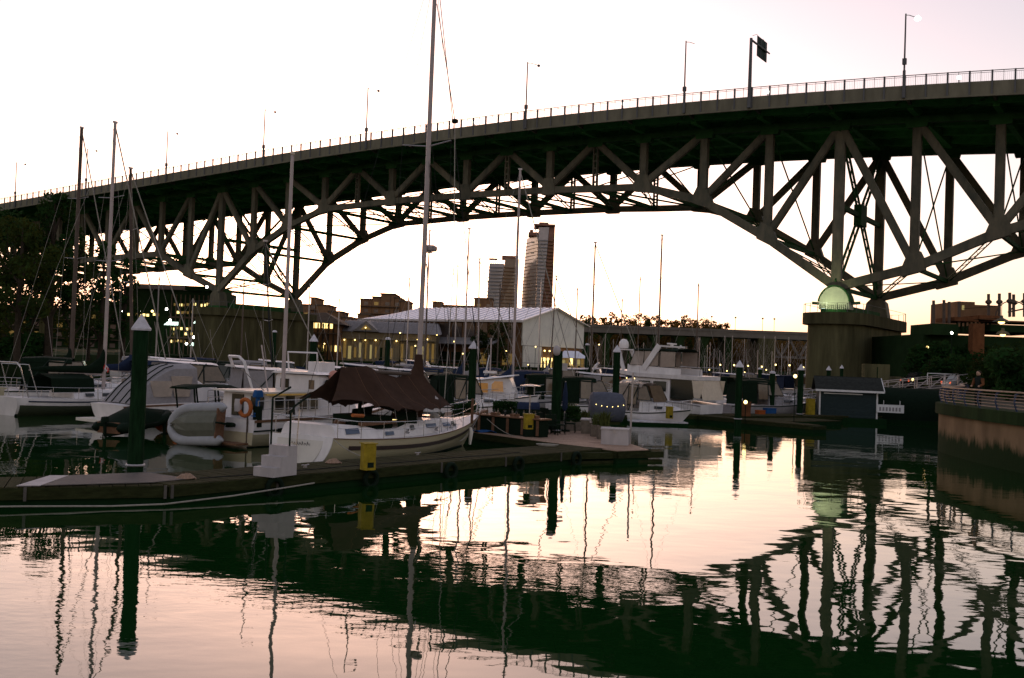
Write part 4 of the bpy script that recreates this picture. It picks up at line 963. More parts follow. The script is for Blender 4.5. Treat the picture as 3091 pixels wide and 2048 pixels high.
# ---------------------------------------------------------------- express cruiser with grey canvas, stern towards us
def express():
    t = thing('express_cruiser', 'white express cruiser with sloping pale grey cockpit canvas left of the near pile', 'motorboat', (-19.7,49.3,0), R(54))
    h = Hull(9.2,3.1,1.05,1.15,1.5,tw=.9,draft=.5,rake=1.3,srake=.5,e0=3.4,tm=.45,pw=2.3); h.build(t,'white_gel')
    h.band(t,'rub_rail','wood_trim',-.13,-.05,0,.98,off=.03); h.band(t,'hull_stripe','canvas_grey',-.42,-.36,.1,.9)
    MB().box(-1.05,.05,-1.3,1.3,.2,.34).build('swim_platform','cream_gel',t)
    MB().box(-.06,-.03,-.45,.1,.78,.98).build('name_board','glass_blue',t)
    scrawl(t,-.08,1.1,.85,.5,.13,4,12)
    MB().loft([[(-.02,-.55,.34),(-.02,-1.15,.34),(-.02,-1.2,1.02),(-.02,-.6,1.02)],[.5 and (.45,-.6,.34),(.45,-1.2,.34),(.45,-1.25,1.02),(.45,-.65,1.02)]]).build('boarding_locker','cream_gel',t)
    # canvas: aft slope, sides, top with transparent panels
    prof = [(.25,1.12,1.25),(.9,1.85,1.3),(1.7,2.5,1.3),(2.4,2.92,1.25),(2.9,3.05,1.2),(4.2,3.1,1.15)]
    rows = [[(x,wd,1.1+.0*x),(x,wd*.97,1.1+(z-1.1)*.55),(x,wd*.88,1.1+(z-1.1)*.9),(x,wd*.4,z),(x,0,z+.03),(x,-wd*.4,z),(x,-wd*.88,1.1+(z-1.1)*.9),(x,-wd*.97,1.1+(z-1.1)*.55),(x,-wd,1.1)] for x,z,wd in prof]
    cv = MB().sheet(rows,.015).build('cockpit_canvas','canvas_grey',t,True)
    for j,yv in ((0,1.0),(1,.35),(2,-.35),(3,-1.0)):
        MB().tube([(x-.02,yv*wd/1.25*(.86 if abs(yv)>.6 else 1),1.1+(z-1.1)*(.97 if abs(yv)>.6 else 1)+.03) for x,z,wd in prof[:5]],.03,5).build('canvas_seam','canvas_dark',cv)
    for sd in (-1,1):
        for x0,x1,za,zb in ((1.5,2.5,1.45,2.25),(2.7,3.6,1.45,2.5)): side_window(cv,x0,x1,1.30,1.22,za,zb,'vinyl',sd,-.2,name='clear_panel')
    deckhouse(MB(),[(4.1,1.2,1.1,1.2,2.35),(4.9,1.2,.95,1.2,2.0),(6.6,1.0,.6,1.35,1.62),(7.6,.6,.3,1.42,1.5)]).build('foredeck_cabin','white_gel',t,True)
    MB().ext([(4.25,-1.0,1.75),(4.25,1.0,1.75),(4.0,.85,2.85),(4.0,-.85,2.85)],(.03,0,0)).build('windscreen','glass_dark',t)
    h.rail(t,'bow_rail','stainless',.5,.97,.6,6,.016,bow=True)
    MB().tube([(.1,1.3,1.1),(.05,1.3,1.9)],.02,5).build('flag_staff','stainless',t)
    return t
express()

# ---------------------------------------------------------------- sailboats at the left
def flag(par, p, rz=0, s_=.5, name='flag'):
    o = MB().sheet([[(x*s_,.03*math.sin(4*x),z*s_) for z in (0,.5)] for x in (0,.17,.33,.5,.67,.83,1.0)],.006).build(name,'red',par); o.location = p; o.rotation_euler=(0,.5,rz)
    MB().box(.26*s_,.74*s_,-.035,.045,.004,.496*s_).build('flag_field','paint_white',o)
    leaf=[(0,.42),(.05,.33),(.1,.35),(.09,.26),(.17,.29),(.19,.24),(.14,.18),(.16,.15),(.02,.12),(.02,.04)]
    lf=[(.5+a,b) for a,b in leaf]+[(.5-a,b) for a,b in reversed(leaf[1:])]
    MB().ext([(a*s_,-.04,(b+.02)*s_) for a,b in lf],(0,.09,0)).build('flag_emblem','red',o)
    return o
def sailboat(label, loc, rz, L, mh, B=3.2, mx=.56, hullm='white_gel', cover='canvas_blue', mastm='mast_dark', rake=0, boom=True, arch=False, furl=True, mr=.09, tent=False, group='sailboats moored in the marina', detail=True, sp=2, mpx=None):
    if mpx:
        q = AT(*mpx); k_ = L*mx-rake*mh; loc = (q.x-k_*math.cos(rz), q.y-k_*math.sin(rz), 0)
    t = thing('sailboat', label, 'sailboat', loc, rz, group)
    h = Hull(L,B,1.0,.9,1.3,tw=.7,draft=.5,rake=1.3,srake=.3); h.build(t,hullm)
    if arch: h.band(t,'lower_topside','hull_dark',-1.0,-.40,.012,.97,off=.02)  # shade on the lower hull side put into a dark band
    if detail:
        h.band(t,'cove_stripe','canvas_blue',-.22,-.15,.05,.97)
        deckhouse(MB(),[(L*.30,B*.34,B*.30,.85,1.30),(L*.45,B*.36,B*.31,.85,1.38),(L*.62,B*.30,B*.24,.9,1.32),(L*.74,B*.18,B*.1,1.0,1.1)]).build('coachroof','white_gel',t,True)
        for k in range(3):
            x=L*(.36+.1*k)
            for sd in (-1,1): side_window(t,x,x+.55,B*.36-.03*k*1.6,B*.33-.03*k*1.6,1.0,1.18,'glass_dark',sd)
        h.rail(t,'lifeline','stainless',.03,.95,.6,7,.014,bow=True)
    X=L*mx; ma=MB().tube([(X,0,1.0),(X-rake*mh*.5,0,mh*.5),(X-rake*mh,0,mh)],[mr,mr,mr*.8],10).build('mast',mastm,t,True)
    for k in range(sp):
        zz=mh*(.52+.22*k) if sp>1 else mh*.55; xr=X-rake*zz; MB().tube([(xr-.05,B*.32,zz+.08),(xr,0,zz),(xr-.05,-B*.32,zz+.08)],.025,5).build('spreader','alu',ma)
    MB().box(X-rake*mh-.15,X-rake*mh+.15,-.04,.04,mh,mh+.12).build('masthead','alu',ma)
    st_=MB(); top=(X-rake*mh,0,mh-.1)
    st_.tube([top,(L-.05,0,1.3)],.04 if furl else .012,5); st_.tube([top,(0,0,1.0)],.010,4)
    for sd in (-1,1): st_.tube([top,(X-.1-rake*mh*.6,sd*B*.32,mh*.56),(X-.2,sd*B*.45,.95)],.010,4)
    st_.build('standing_rigging','rope',t)
    if boom:
        MB().tube([(X-.1,0,2.2),(L*.12,0,2.45)],.06,6).build('boom','mast_white',t)
        MB().loft([[(x,wd*math.cos(a),z+hh*math.sin(a)) for a in [k*math.pi/5 for k in range(10)]] for x,wd,z,hh in ((L*.12,.06,2.45,.08),(L*.2,.13,2.5,.16),(X-1.0,.17,2.5,.24),(X-.3,.2,2.75,.5),(X-.05,.12,3.1,.75))]).build('sail_cover',cover,t,True)
    if tent:
        MB().sheet([[(x,-1.1,1.25),(x,-.95,2.0),(x,0,2.25),(x,.95,2.0),(x,1.1,1.25)] for x in (L*.18,L*.28,L*.42)],.015).build('dodger','canvas_dark',t,True)
    if arch:
        MB().tube([(.5,1.3,1.0),(.0,1.25,2.6),(-.05,1.0,2.85),(-.05,-1.0,2.85),(.0,-1.25,2.6),(.5,-1.3,1.0)],.035,7).tube([(1.1,1.3,1.0),(.5,1.2,2.75),(.5,-1.2,2.75),(1.1,-1.3,1.0)],.025,6).build('stern_arch','stainless',t)
    return t
def mast_h(px,py,Y): return AT(px,py,Y).z
b1 = sailboat('white sailboat with steel stern arch and black cockpit canvas at the left edge',(-27.6,53.2,0),R(60),11.3,mast_h(258,285,58.7),3.5,.545,'white_gel','canvas_dark','mast_white',0,True,True,True,.11,True,mpx=(254,560,58.7))
flag(b1,(5.4,-.9,2.6),.4,.55)
sailboat('sailboat hidden behind others at left under the leftmost thick dark mast',(-31.5,63.5,0),R(64),10.5,mast_h(183,297,69),3.2,.5,'hull_beige','canvas_dark','mast_dark',0,True,False,True,.14,mpx=(177,560,69))
sailboat('sailboat at left whose mast leans right, beside the leftmost pair of masts',(-27.0,63.0,0),R(48),10,mast_h(302,391,66),3.2,.45,'white_gel','canvas_blue','mast_dark',.05,True,False,True,.11,mpx=(302,391,66))

# ---------------------------------------------------------------- cabin cruisers of several looks
def cruiser(label, loc, rz, L=8.5, B=3.0, hard=True, canvas='canvas_grey', frames=True, fb=1.5, fs=1.05, glass='glass_warm', hullm='white_gel', group='cabin cruisers in the marina', swim=True, arch=False):
    t = thing('cabin_cruiser', label, 'motorboat', loc, rz, group)
    h = Hull(L,B,fs,fs+.05,fb,tw=.88,draft=.5,rake=1.2,e0=3.2,tm=.45,pw=2.3); h.build(t,hullm); h.band(t,'rub_rail','boot',-.12,-.05,0,.98,off=.025)
    deckhouse(MB(),[(L*.42,B*.40,B*.36,fs,fs+.95),(L*.55,B*.40,B*.33,fs,fs+.75),(L*.75,B*.28,B*.18,fs+.15,fs+.5),(L*.86,B*.14,B*.08,fs+.3,fs+.38)]).build('cabin',hullm,t,True)
    zc = fs+1.95
    if hard:
        MB().loft([[(x,wd,z),(x,wd*.7,z+.12),(x,-wd*.7,z+.12),(x,-wd,z)] for x,wd,z in ((L*.08,B*.36,zc+.1),(L*.25,B*.42,zc),(L*.48,B*.40,zc-.06),(L*.53,B*.32,zc-.12))]).build('hardtop',hullm,t,True)
    else:
        MB().sheet([[(x,B*.42,z-.25),(x,B*.34,z),(x,0,z+.08),(x,-B*.34,z),(x,-B*.42,z-.25)] for x,z in ((L*.1,zc-.05),(L*.25,zc+.05),(L*.45,zc-.02))],.02).build('bimini',canvas,t,True)
    for sd in (-1,1):
        side_window(t,L*.12,L*.28,B*.45,B*.40,fs+.15,zc-.05,canvas,sd,name='canvas_panel'); side_window(t,L*.29,L*.40,B*.45,B*.39,fs+.5,zc-.1,glass,sd,frame='boot')
        side_window(t,L*.41,L*.58,B*.42,B*.36,fs+.85,zc-.15,glass,sd,.5,frame='boot')
        side_window(t,L*.60,L*.70,B*.36,B*.33,fs+.32,fs+.5,'glass_dark',sd)
        if frames: MB().bar((L*.12,sd*B*.455,fs+.1),(L*.3,sd*B*.42,zc),.05,.05).bar((L*.3,sd*B*.455,fs+.1),(L*.42,sd*B*.42,zc),.05,.05).build('canopy_frame','boot',t)
    MB().ext([(L*.59,-B*.33,fs+.75),(L*.59,B*.33,fs+.75),(L*.52,B*.30,zc-.12),(L*.52,-B*.30,zc-.12)],(.03,0,0)).build('windscreen',glass,t)
    MB().ext([(L*.1,-B*.4,fs),(L*.1,B*.4,fs),(L*.12,B*.36,zc),(L*.12,-B*.36,zc)],(.02,0,0)).build('aft_curtain',canvas,t)
    h.rail(t,'bow_rail','stainless',.48,.97,.6,6,.016,bow=True)
    if swim: MB().box(-.6,0,-B*.42,B*.42,.18,.27).build('swim_platform','cream_gel',t)
    if arch: MB().tube([(L*.2,B*.43,fs),(L*.12,B*.4,zc+.4),(L*.1,B*.3,zc+.65),(L*.1,-B*.3,zc+.65),(L*.12,-B*.4,zc+.4),(L*.2,-B*.43,fs)],.08,8).build('radar_arch',hullm,t,True)
    MB().tube([(L*.3,.3,zc),(L*.25,.35,zc+2.6)],.012,4).build('antenna','mast_white',t)
    return t
cruiser('white cabin cruiser with swept hardtop and criss-cross side canvas beyond the tipped dinghy',(-15.6,52.6,0),R(30),9.6,3.3,True,'canvas_grey',True,1.55,1.0,'glass_warm',arch=True)
cruiser('white cruiser with a flat pale roof behind the trawler wheelhouse',(-12.8,62.5,0),R(30),8.5,3.1,True,'canvas_dark',False)
cruiser('small white hardtop cruiser in the distance left of the brown tent',(-14.2,80,0),R(22),8,2.9,True,'canvas_dark',False)
cruiser('grey roofed cruiser hidden behind the sloping express cruiser canvas',(-25.5,64.5,0),R(28),9,3.1,False,'canvas_blue')
cruiser('white dinghy-decked cruiser further behind the black cockpit canvas at left',(-30.5,60.5,0),R(20),8,3,False,'canvas_dark')

def pilothouse():
    t = thing('pilothouse_boat','white pilothouse boat with amber lit windows behind the patio dock','motorboat',(-6.4,70.5,0),R(-8))
    h = Hull(8.6,2.9,1.0,1.05,1.6,tw=.85,draft=.5,rake=.7,e0=3); h.build(t,'white_gel'); h.band(t,'rub_rail','boot',-.1,-.03,0,.98,off=.03)
    deckhouse(MB(),[(1.0,1.2,1.15,1.05,2.35),(4.2,1.2,1.15,1.05,2.4),(5.2,1.15,1.05,1.1,2.75),(6.5,1.05,.9,1.2,2.7),(6.9,.9,.7,1.25,1.8)]).build('pilothouse','white_gel',t)
    MB().loft([[(x,1.35,z),(x,1.1,z+.1),(x,-1.1,z+.1),(x,-1.35,z)] for x,z in ((.4,2.42),(4.6,2.5),(6.9,2.84))]).build('roof','white_gel',t)
    for x0,x1 in ((1.3,2.4),(2.7,3.8)): side_window(t,x0,x1,1.20,1.18,1.6,2.2,'glass_dark',-1,frame='white_gel')
    side_window(t,4.4,5.1,1.18,1.14,1.6,2.3,'glass_amber',-1,frame='white_gel'); side_window(t,5.3,6.2,1.13,1.03,1.7,2.45,'glass_amber',-1,.1,frame='white_gel')
    MB().tube([(5.0,0,2.7),(5.0,0,5.4)],.05,8).build('mast','mast_white',t); MB().box(4.6,5.4,-.5,.5,2.95,3.1).build('radar_bar','white_gel',t)
    MB().tube([(4.7,-.4,2.8),(4.9,0,4.2),(4.7,.4,2.8)],.03,6).build('mast_stay','stainless',t)
    h.rail(t,'side_rail','stainless',.1,.95,.7,8,.016,bow=True)
pilothouse()
# sailboats behind the patio
sailboat('sailboat with navy sail cover left of the cone-capped pile by the pilothouse boat',(-9.0,86,0),R(6),9.5,mast_h(1081,530,88),3,.5,'white_gel','canvas_blue','mast_white',0,True,False,False,.08,mpx=(1079,680,88))
sailboat('sailboat with navy sail cover under the pale mast ending at the bridge chord',(-4.2,74.5,0),R(4),10,mast_h(1199,393,75.5),3.1,.48,'white_gel','canvas_blue','mast_white',0,True,False,True,.105,mpx=(1195,600,75.5))
sailboat('sailboat whose thin mast stands just right of the tall radar mast',(-12.5,96,0),R(8),9.5,mast_h(990,535,97),3,.48,'white_gel','canvas_blue','mast_dark',0,True,False,False,.09,mpx=(988,680,97))
sailboat('sailboat with black sail cover and reddish mast behind the grey tarpaulin bundle',(3.5,84,0),R(4),9.5,mast_h(1373,562,84.5),3,.42,'white_gel','canvas_dark','mast_dark',0,True,False,True,.08,mpx=(1372,680,84.5))
sailboat('sailboat with a slender mast rising behind the flybridge yacht',(11.4,100,0),R(2),10,mast_h(1527,545,100.4),3.1,.42,'white_gel','canvas_blue','mast_dark',0,True,False,False,.095,mpx=(1526,680,100.4))
cruiser('white day cruiser with dark transparent cover behind the capless pile',(.4,76,0),R(5),7.5,2.8,False,'canvas_dark',False,1.35,.9)

# ---------------------------------------------------------------- flybridge yacht
def yacht():
    t = thing('motor_yacht','large white flybridge motor yacht with cream aft curtain and raked radar arch','motorboat',(14.9,73.4,0),R(141))
    L,B = 13.5,4.2; h = Hull(L,B,1.25,1.5,2.3,tw=.9,draft=.7,rake=1.6,e0=3.2,tm=.5,pw=2.4); h.build(t,'white_gel'); h.band(t,'rub_rail','canvas_grey',-.14,-.05,0,.98,off=.03)
    deckhouse(MB(),[(3.2,1.85,1.75,1.3,3.15),(7.0,1.85,1.7,1.4,3.2),(8.6,1.7,1.3,1.6,2.9),(10.6,1.1,.6,1.85,2.15)]).build('saloon','white_gel',t,True)
    for sd in (-1,1):
        side_window(t,3.5,5.0,1.86,1.80,2.1,2.95,'glass_dark',sd,.1,frame='white_gel'); side_window(t,5.2,6.8,1.86,1.78,2.1,2.95,'glass_dark',sd,.3,frame='white_gel'); side_window(t,7.0,8.3,1.80,1.55,2.1,2.85,'glass_dark',sd,.7,frame='white_gel')
        side_window(t,7.6,9.4,1.7,1.75,1.15,1.35,'glass_dark',sd,name='hull_window')
    # flybridge deck: overhangs aft and forward
    MB().loft([[(x,wd,z),(x,wd*1.02,z+.32),(x,-wd*1.02,z+.32),(x,-wd,z)] for x,wd,z in ((.3,1.75,3.12),(3,1.95,3.16),(6.5,1.95,3.22),(8.4,1.6,3.35),(9.4,.9,3.45))]).build('flybridge_deck','white_gel',t,True)
    MB().loft([[(x,wd,z0),(x,wd*.96,z1),(x,wd*.86,z1),(x,wd*.88,z0),][::-1] for x,wd,z0,z1 in ((2.2,1.9,3.45,3.95),(6.5,1.9,3.5,4.1),(8.0,1.5,3.6,4.2))]).loft([[(x,-wd,z0),(x,-wd*.96,z1),(x,-wd*.86,z1),(x,-wd*.88,z0)] for x,wd,z0,z1 in ((2.2,1.9,3.45,3.95),(6.5,1.9,3.5,4.1),(8.0,1.5,3.6,4.2))]).build('flybridge_coaming','white_gel',t)
    MB().sheet([[(8.0+.9*(1-abs(q)),1.5*q,3.65),(7.7+.9*(1-abs(q)),1.45*q,4.2)] for q in (-1,-.5,0,.5,1)],.05).build('flybridge_front','white_gel',t,True)
    # enclosure
    MB().sheet([[(x,1.75,5.35),(x,1.2,5.5),(x,0,5.55),(x,-1.2,5.5),(x,-1.75,5.35)] for x in (2.6,4,5.6,7.2)],.04).build('bimini','canvas_dark',t,True)
    for sd in (-1,1):
        side_window(t,2.7,4.3,1.80,1.75,4.05,5.3,'vinyl',sd,name='clear_panel',frame='canvas_dark'); side_window(t,4.45,6.0,1.80,1.75,4.1,5.3,'vinyl',sd,name='clear_panel',frame='canvas_dark'); side_window(t,6.1,7.6,1.72,1.6,4.15,5.3,'vinyl',sd,.5,name='clear_panel',frame='canvas_dark')
        MB().bar((5.9,sd*1.92,3.9),(4.4,sd*1.86,5.75),.5,.12,(0,1,0)).build('radar_arch_leg','white_gel',t)
    MB().bar((4.35,-1.9,5.72),(4.35,1.9,5.72),.5,.14).build('radar_arch','white_gel',t)
    MB().bar((4.3,-.7,5.95),(4.3,.7,5.95),.12,.12).cyl(4.3,0,5.75,5.92,.14).build('radar_scanner','white_gel',t)
    MB().bar((8.6,1.2,3.7),(9.4,1.0,5.4),.35,.12,(0,1,0)).bar((8.6,-1.2,3.7),(9.4,-1.0,5.4),.35,.12,(0,1,0)).bar((9.4,-1.1,5.4),(9.4,1.1,5.4),.5,.1).build('forward_arch','white_gel',t)
    MB().lathe([(.42,0),(.46,.25),(.42,.5),(.25,.72),(.02,.78)],14,(9.4,.2,5.5)).build('satellite_dome','white_gel',t,True)
    # aft cockpit
    MB().ext([(.35,-1.7,3.1),(.35,1.7,3.1),(-.15,1.75,1.6),(-.15,-1.75,1.6)],(.03,0,0)).build('aft_curtain','canvas_cream',t)
    for sd in (-1,1):
        side_window(t,.1,.7,1.82,1.75,1.75,3.1,'canvas_cream',sd,-.3,name='side_curtain'); side_window(t,.8,3.1,1.80,1.74,1.6,3.1,'glass_dark',sd,name='cockpit_shade')  # dark pane stands for the shade inside the open cockpit
    MB().box(-1.0,0,-1.8,1.8,.25,.36).build('swim_platform','cream_gel',t)
    MB().loft([[(-.02,1.2,.36),(-.02,1.7,.36),(-.02,1.75,1.25),(-.02,1.25,1.25)],[(.5,1.2,.36),(.5,1.7,.36),(.6,1.75,1.25),(.6,1.25,1.25)]]).build('transom_steps','white_gel',t)
    h.rail(t,'bow_rail','stainless',.45,.97,.75,8,.02,bow=True)
    MB().tube([(.3,1.7,3.5),(.2,1.75,4.1),(2.2,1.85,4.15)],.025,6).tube([(.3,-1.7,3.5),(.2,-1.75,4.1),(2.2,-1.85,4.15)],.025,6).tube([(.2,1.75,4.1),(.2,-1.75,4.1)],.025,6).build('flybridge_rail','stainless',t)
    for k in range(3): MB().sph((7.0+k*.9,1.72-.06*k,3.05),.05,n=6,m=4).build('deck_light','bulb',t)
    flag(t,(8.9,1.2,3.0),1.2,.6); t.scale = (.82,.94,.94)
    return t
yacht()
cruiser('older white motor yacht with mast cluster left of the large flybridge yacht',(9.5,96,0),R(172),11,3.6,True,'canvas_dark',False,1.9,1.3,arch=True)
cruiser('small white cabin cruiser with clear canvas and bow to the right, before the flybridge yacht',(7.3,69.6,0),R(-40),6.3,2.4,False,'vinyl',True,1.15,.72,swim=False)
cruiser('white cruiser with low cabin half hidden by the grey tarpaulin bundle',(2.8,72.0,0),R(8),7.2,2.7,False,'canvas_dark',False,1.3,.85)
cruiser('white sport boat with bow rails right of the flybridge yacht stern',(19.4,91,0),R(12),9,3.1,False,'canvas_dark',False,1.5)
cruiser('grey cruiser with dark cover moored behind the right-hand cone pile',(17.2,80,0),R(16),8,2.9,False,'canvas_dark',False,1.4,1.0,hullm='canvas_grey')
# low white raft and jet ski
rf = thing('swim_raft','low white plastic raft floating before the small cabin cruiser','raft',G(1520,982),R(4))
MB().box(-1.9,1.9,-.7,.7,-.1,.16).build('body','float_black',rf)
for k in range(6): MB().box(-1.9+k*.635,-1.3+k*.635,-.72,.72,.16,.24).build('panel','cap_white',rf)
js = thing('jet_ski','green and white jet ski parked on the float at the yacht stern','jet ski',G(1645,970)+Vector((0,0,.05)),R(200))
hj=Hull(2.9,1.1,.35,.38,.55,tw=.8,draft=.2,rake=.4,e0=2.5); hj.build(js,'rubber','rubber',boot=False); hj.band(js,'side_flash','leaf_mid',-.2,-.05,.1,.9)
MB().loft([[(x,wd,.35),(x,wd*.6,z),(x,-wd*.6,z),(x,-wd,.35)] for x,wd,z in ((.2,.25,.6),(1.2,.28,.72),(1.5,.3,.75),(1.9,.35,.95),(2.4,.25,.7),(2.7,.1,.5))]).build('seat_and_cowl','canvas_dark',js,True)
MB().bar((1.75,-.38,1.02),(1.75,.38,1.02),.05,.05).build('handlebar','rubber',js); MB().box(2.05,2.3,-.2,.2,.8,.86).build('hood_flash','paint_white',js)

cruiser('white cruiser with grey canopy just behind the express cruiser canvas',(-22.6,61.0,0),R(40),8.5,3.0,True,'canvas_grey',True)
cruiser('white cruiser half hidden between the trawler roof and the brown tent',(-9.8,66.0,0),R(34),8,2.9,True,'canvas_grey',True)
cruiser('dark-canopied launch right of the brown tent, behind the sailboat bow',(-5.6,63.4,0),R(20),6.5,2.4,False,'canvas_dark',True,1.2,.85)
cruiser('white cruiser behind the pilothouse boat roof',(-9.5,79,0),R(10),9,3.1,False,'canvas_blue',True)
cruiser('white cruiser with blue cover between pilothouse boat and capless pile',(-1.0,82,0),R(6),9,3.1,False,'canvas_blue',True)
cruiser('white hardtop cruiser left of the flybridge yacht bow',(4.6,79,0),R(4),8.5,3.0,True,'canvas_grey',False)
sailboat('sailboat with slack grey sail cover left of the capless pile',(-2,90,0),R(5),9.5,mast_h(1100,600,93),3,.5,'cream_gel','canvas_grey','mast_white',.02,True,False,True,.07,mpx=(1105,700,93))
sailboat('sailboat with thin mast leaning left beside the capless pile',(2,92,0),R(5),9.0,mast_h(1285,640,92),3,.45,'white_gel','canvas_grey','mast_dark',-.03,True,False,True,.06,mpx=(1283,720,92))
sailboat('sailboat with dark mast between the near dinghy and the trawler pole',(-17,66,0),R(30),9.5,mast_h(640,560,70),3,.5,'white_gel','canvas_dark','rope_dark',.09,False,False,True,.06,mpx=(610,640,70))
# ================================================================== shores
def ground_poly(name, pts, z, m, zb=-2):
    return tag(MB().prism(pts, zb, z).build(name, m), kind='structure')
ground_poly('left_shore', [(-420,96),(-54,101),(-63,150),(-70,184),(-66,199),(-52,216),(-30,221),(24,223),(32,262),(26,430),(-420,430)], 2.3, 'soil')
ground_poly('far_shore', [(-700,431),(30,431),(60,545),(900,560),(900,2600),(-700,2600)], 2.5, 'soil')
wallpts = [(60,8),(36,15),(26,24),(22.6,33),(21.8,42),(22.1,48),(22.95,52.6),(24.8,56),(28.2,62),(32.6,72),(39.5,86),(47,100),(56,118),(66,150),(75,215),(300,215),(300,8)]
ground_poly('right_shore', wallpts[::-1], 2.45, 'paving')
ground_poly('right_quay', [(35.5,95.5),(62,95.5),(62,127),(46,127)], 2.42, 'concrete_dark')
# distant wooded hills
def hills(name, x0, x1, y, hs, seed):
    rnd = random.Random(seed); top = []; n = 60
    for k in range(n+1):
        x = x0+(x1-x0)*k/n; top.append((x, y, hs*(.55+.3*math.sin(k*.21+seed)+.12*math.sin(k*.9)+.06*rnd.random())))
    mb = MB().sheet([[(p[0],p[1]-hs*3,0) for p in top],[(p[0],p[1]-hs*.9,p[2]*.7) for p in top],top],2); tag(mb.build(name,'leaf_dark',None,True),kind='structure')
hills('hills', -2500, 3000, 2400, 26, 3)
bk = [(AT(px,800,648).x, 648, AT(px,(758 if px<1650 else min(776,758+(px-1650)*.5))+3*math.sin(px*.09),648).z) for px in range(1325,1900,9)]
tag(MB().sheet([[(x,y-40,1) for x,y,z in bk],[(x,y-12,z*.6) for x,y,z in bk],bk,[(x,y+30,2) for x,y,z in bk]],.5).build('wooded_bank','leaf_bank',None,True),kind='structure')

# ------------------------------------------------------------------ trees
def leaves(clumps, n, size, rnd, dens=.75):
    mb = MB(); tot = sum(c[3]**2 for c in clumps)
    for cx,cy,cz,r,sq in clumps:
        for k in range(int(n*r*r/tot)):
            while True:
                v = Vector((rnd.uniform(-1,1),rnd.uniform(-1,1),rnd.uniform(-1,1)))
                if .25 < v.length < 1 and rnd.random() < .35+.65*v.length: break
            p = Vector((cx+v.x*r, cy+v.y*r, cz+v.z*r*sq)); a = Vector((rnd.gauss(0,1),rnd.gauss(0,1),rnd.gauss(0,1))).normalized(); b = a.orthogonal().normalized()
            s_ = size*rnd.uniform(.5,1.2); mb.add([p-a*s_, p+b*s_*.45, p+a*s_, p-b*s_*.45],[(0,1,2,3)])
    return mb
def tree(name, label, loc, H, W, n=4000, size=.3, m='leaf_dark', seed=1, group=None, trunk=.3, nb=7, lo=.35, bare=0):
    rnd = random.Random(seed); t = thing(name, label, 'tree', loc, rnd.uniform(0,6), group)
    br = MB(); h0 = H*lo
    br.tube([(0,0,-.4),(.05,.03,h0),(-.1,.1,H*.75),(0,0,H*.93)],[H*.026*trunk/.3,H*.02*trunk/.3,H*.009,.03],8)
    cl = []
    for k in range(nb):
        a = 6.28*k/nb+rnd.uniform(-.4,.4); zz = h0+(H*.82-h0)*((k*.618)%1); rr = W*.5*(1-.55*max(0,(zz-H*.5)/(H*.5)))*rnd.uniform(.5,.85)
        e = Vector((rr*math.cos(a),rr*math.sin(a),zz+H*.08)); br.tube([(0,0,zz-H*.08),e*.5+Vector((0,0,zz*.5-.1)),e],[H*.009,H*.006,.02],5)
        cl.append((e.x,e.y,e.z,W*rnd.uniform(.12,.21),rnd.uniform(.7,1.1)))
        for j in range(2):
            cl.append((e.x*rnd.uniform(.3,1.25),e.y*rnd.uniform(.3,1.25),e.z+rnd.uniform(-.1,.13)*H,W*rnd.uniform(.07,.14),rnd.uniform(.7,1.1)))
            br.tube([e*.6+Vector((0,0,zz*.3)),Vector(cl[-1][:3])],[H*.004,.012],4)
    cl.append((0,0,H*.9,W*.16,1))
    for k in range(bare): 
        a=rnd.uniform(0,6.28); b0=Vector((0,0,H*rnd.uniform(.5,.9))); br.tube([b0,b0+Vector((math.cos(a)*W*.3,math.sin(a)*W*.3,H*.15))],[.05,.012],4)
    br.build('trunk','bark',t); leaves(cl,n,size,rnd).build('crown',m,t)
    return t
LEFT_T = [(40,100,500,8.5,'broad dark tree at the far left edge'),(112,106,430,8,'tallest dark tree at left reaching the bridge deck'),(-30,104,470,9,'dark tree cut by the left picture edge'),
          (165,112,540,6.0,'dark tree behind the leftmost mast'),(232,118,545,5.0,'thin-leaved tree between the left masts'),(285,121,585,4.6,'low tree right of the left masts'),(75,115,600,9,'dark underwood tree below the tallest left tree'),(10,120,580,9,'dark tree in the second row at far left'),(205,126,640,6.5,'small round tree in front of the left shore')]
for k,(px,Y,pyt,W,lab) in enumerate(LEFT_T):
    p = AT(px,800,Y); H = AT(px,pyt,Y).z-2.2
    tree('shore_tree',lab,(p.x,Y,2.2),H,W,3000 if k<3 else 1500,.30,'leaf_dark' if k%3 else 'leaf_mid',k+11,'dark trees on the left shore',lo=.15 if k>3 else .25,nb=10)
for k in range(26):
    px = 1345+k*13.2+random.uniform(-5,5); Y = random.uniform(555,640); p = AT(px,800,Y); top = 729-8*math.exp(-((k-7)/5.0)**2)+random.uniform(-5,10)+max(0,k-19)*2.2; H = AT(px,top,Y).z-2.5
    if H < 6: H = 6
    tree('park_tree','autumn tree in the far tree line above the distant bridge' ,(p.x,Y,2.5),H,random.uniform(11,16),800,.85,'leaf_autumn' if k%3 else 'leaf_mid',k+60,'far tree line beyond the distant bridge',nb=6,lo=.2)
rnd_ = random.Random(9); cl_ = []
for k in range(95):
    px = 1332+k*5.8+rnd_.uniform(-4,4); Y = rnd_.uniform(560,600); r_ = rnd_.uniform(4.5,8.5)
    tp = (744+5*math.sin(px*.05)+4*math.sin(px*.013+1) if px < 1640 else 744+min(31,(px-1640)*.6))
    q = AT(px,tp,Y); cl_.append((q.x,Y,q.z-r_*.9,r_,.9)); cl_.append((q.x+rnd_.uniform(-3,3),Y+4,max(5,q.z-r_*2.4),r_*1.2,1.2)); cl_.append((q.x+rnd_.uniform(-3,3),Y+6,6,r_*1.3,1.0))
mb = leaves(cl_, 34000, .95, rnd_)
tag(mb.build('far_wood','leaf_autumn'),'dark wooded bank seen under the distant bridge','wood',kind='stuff')
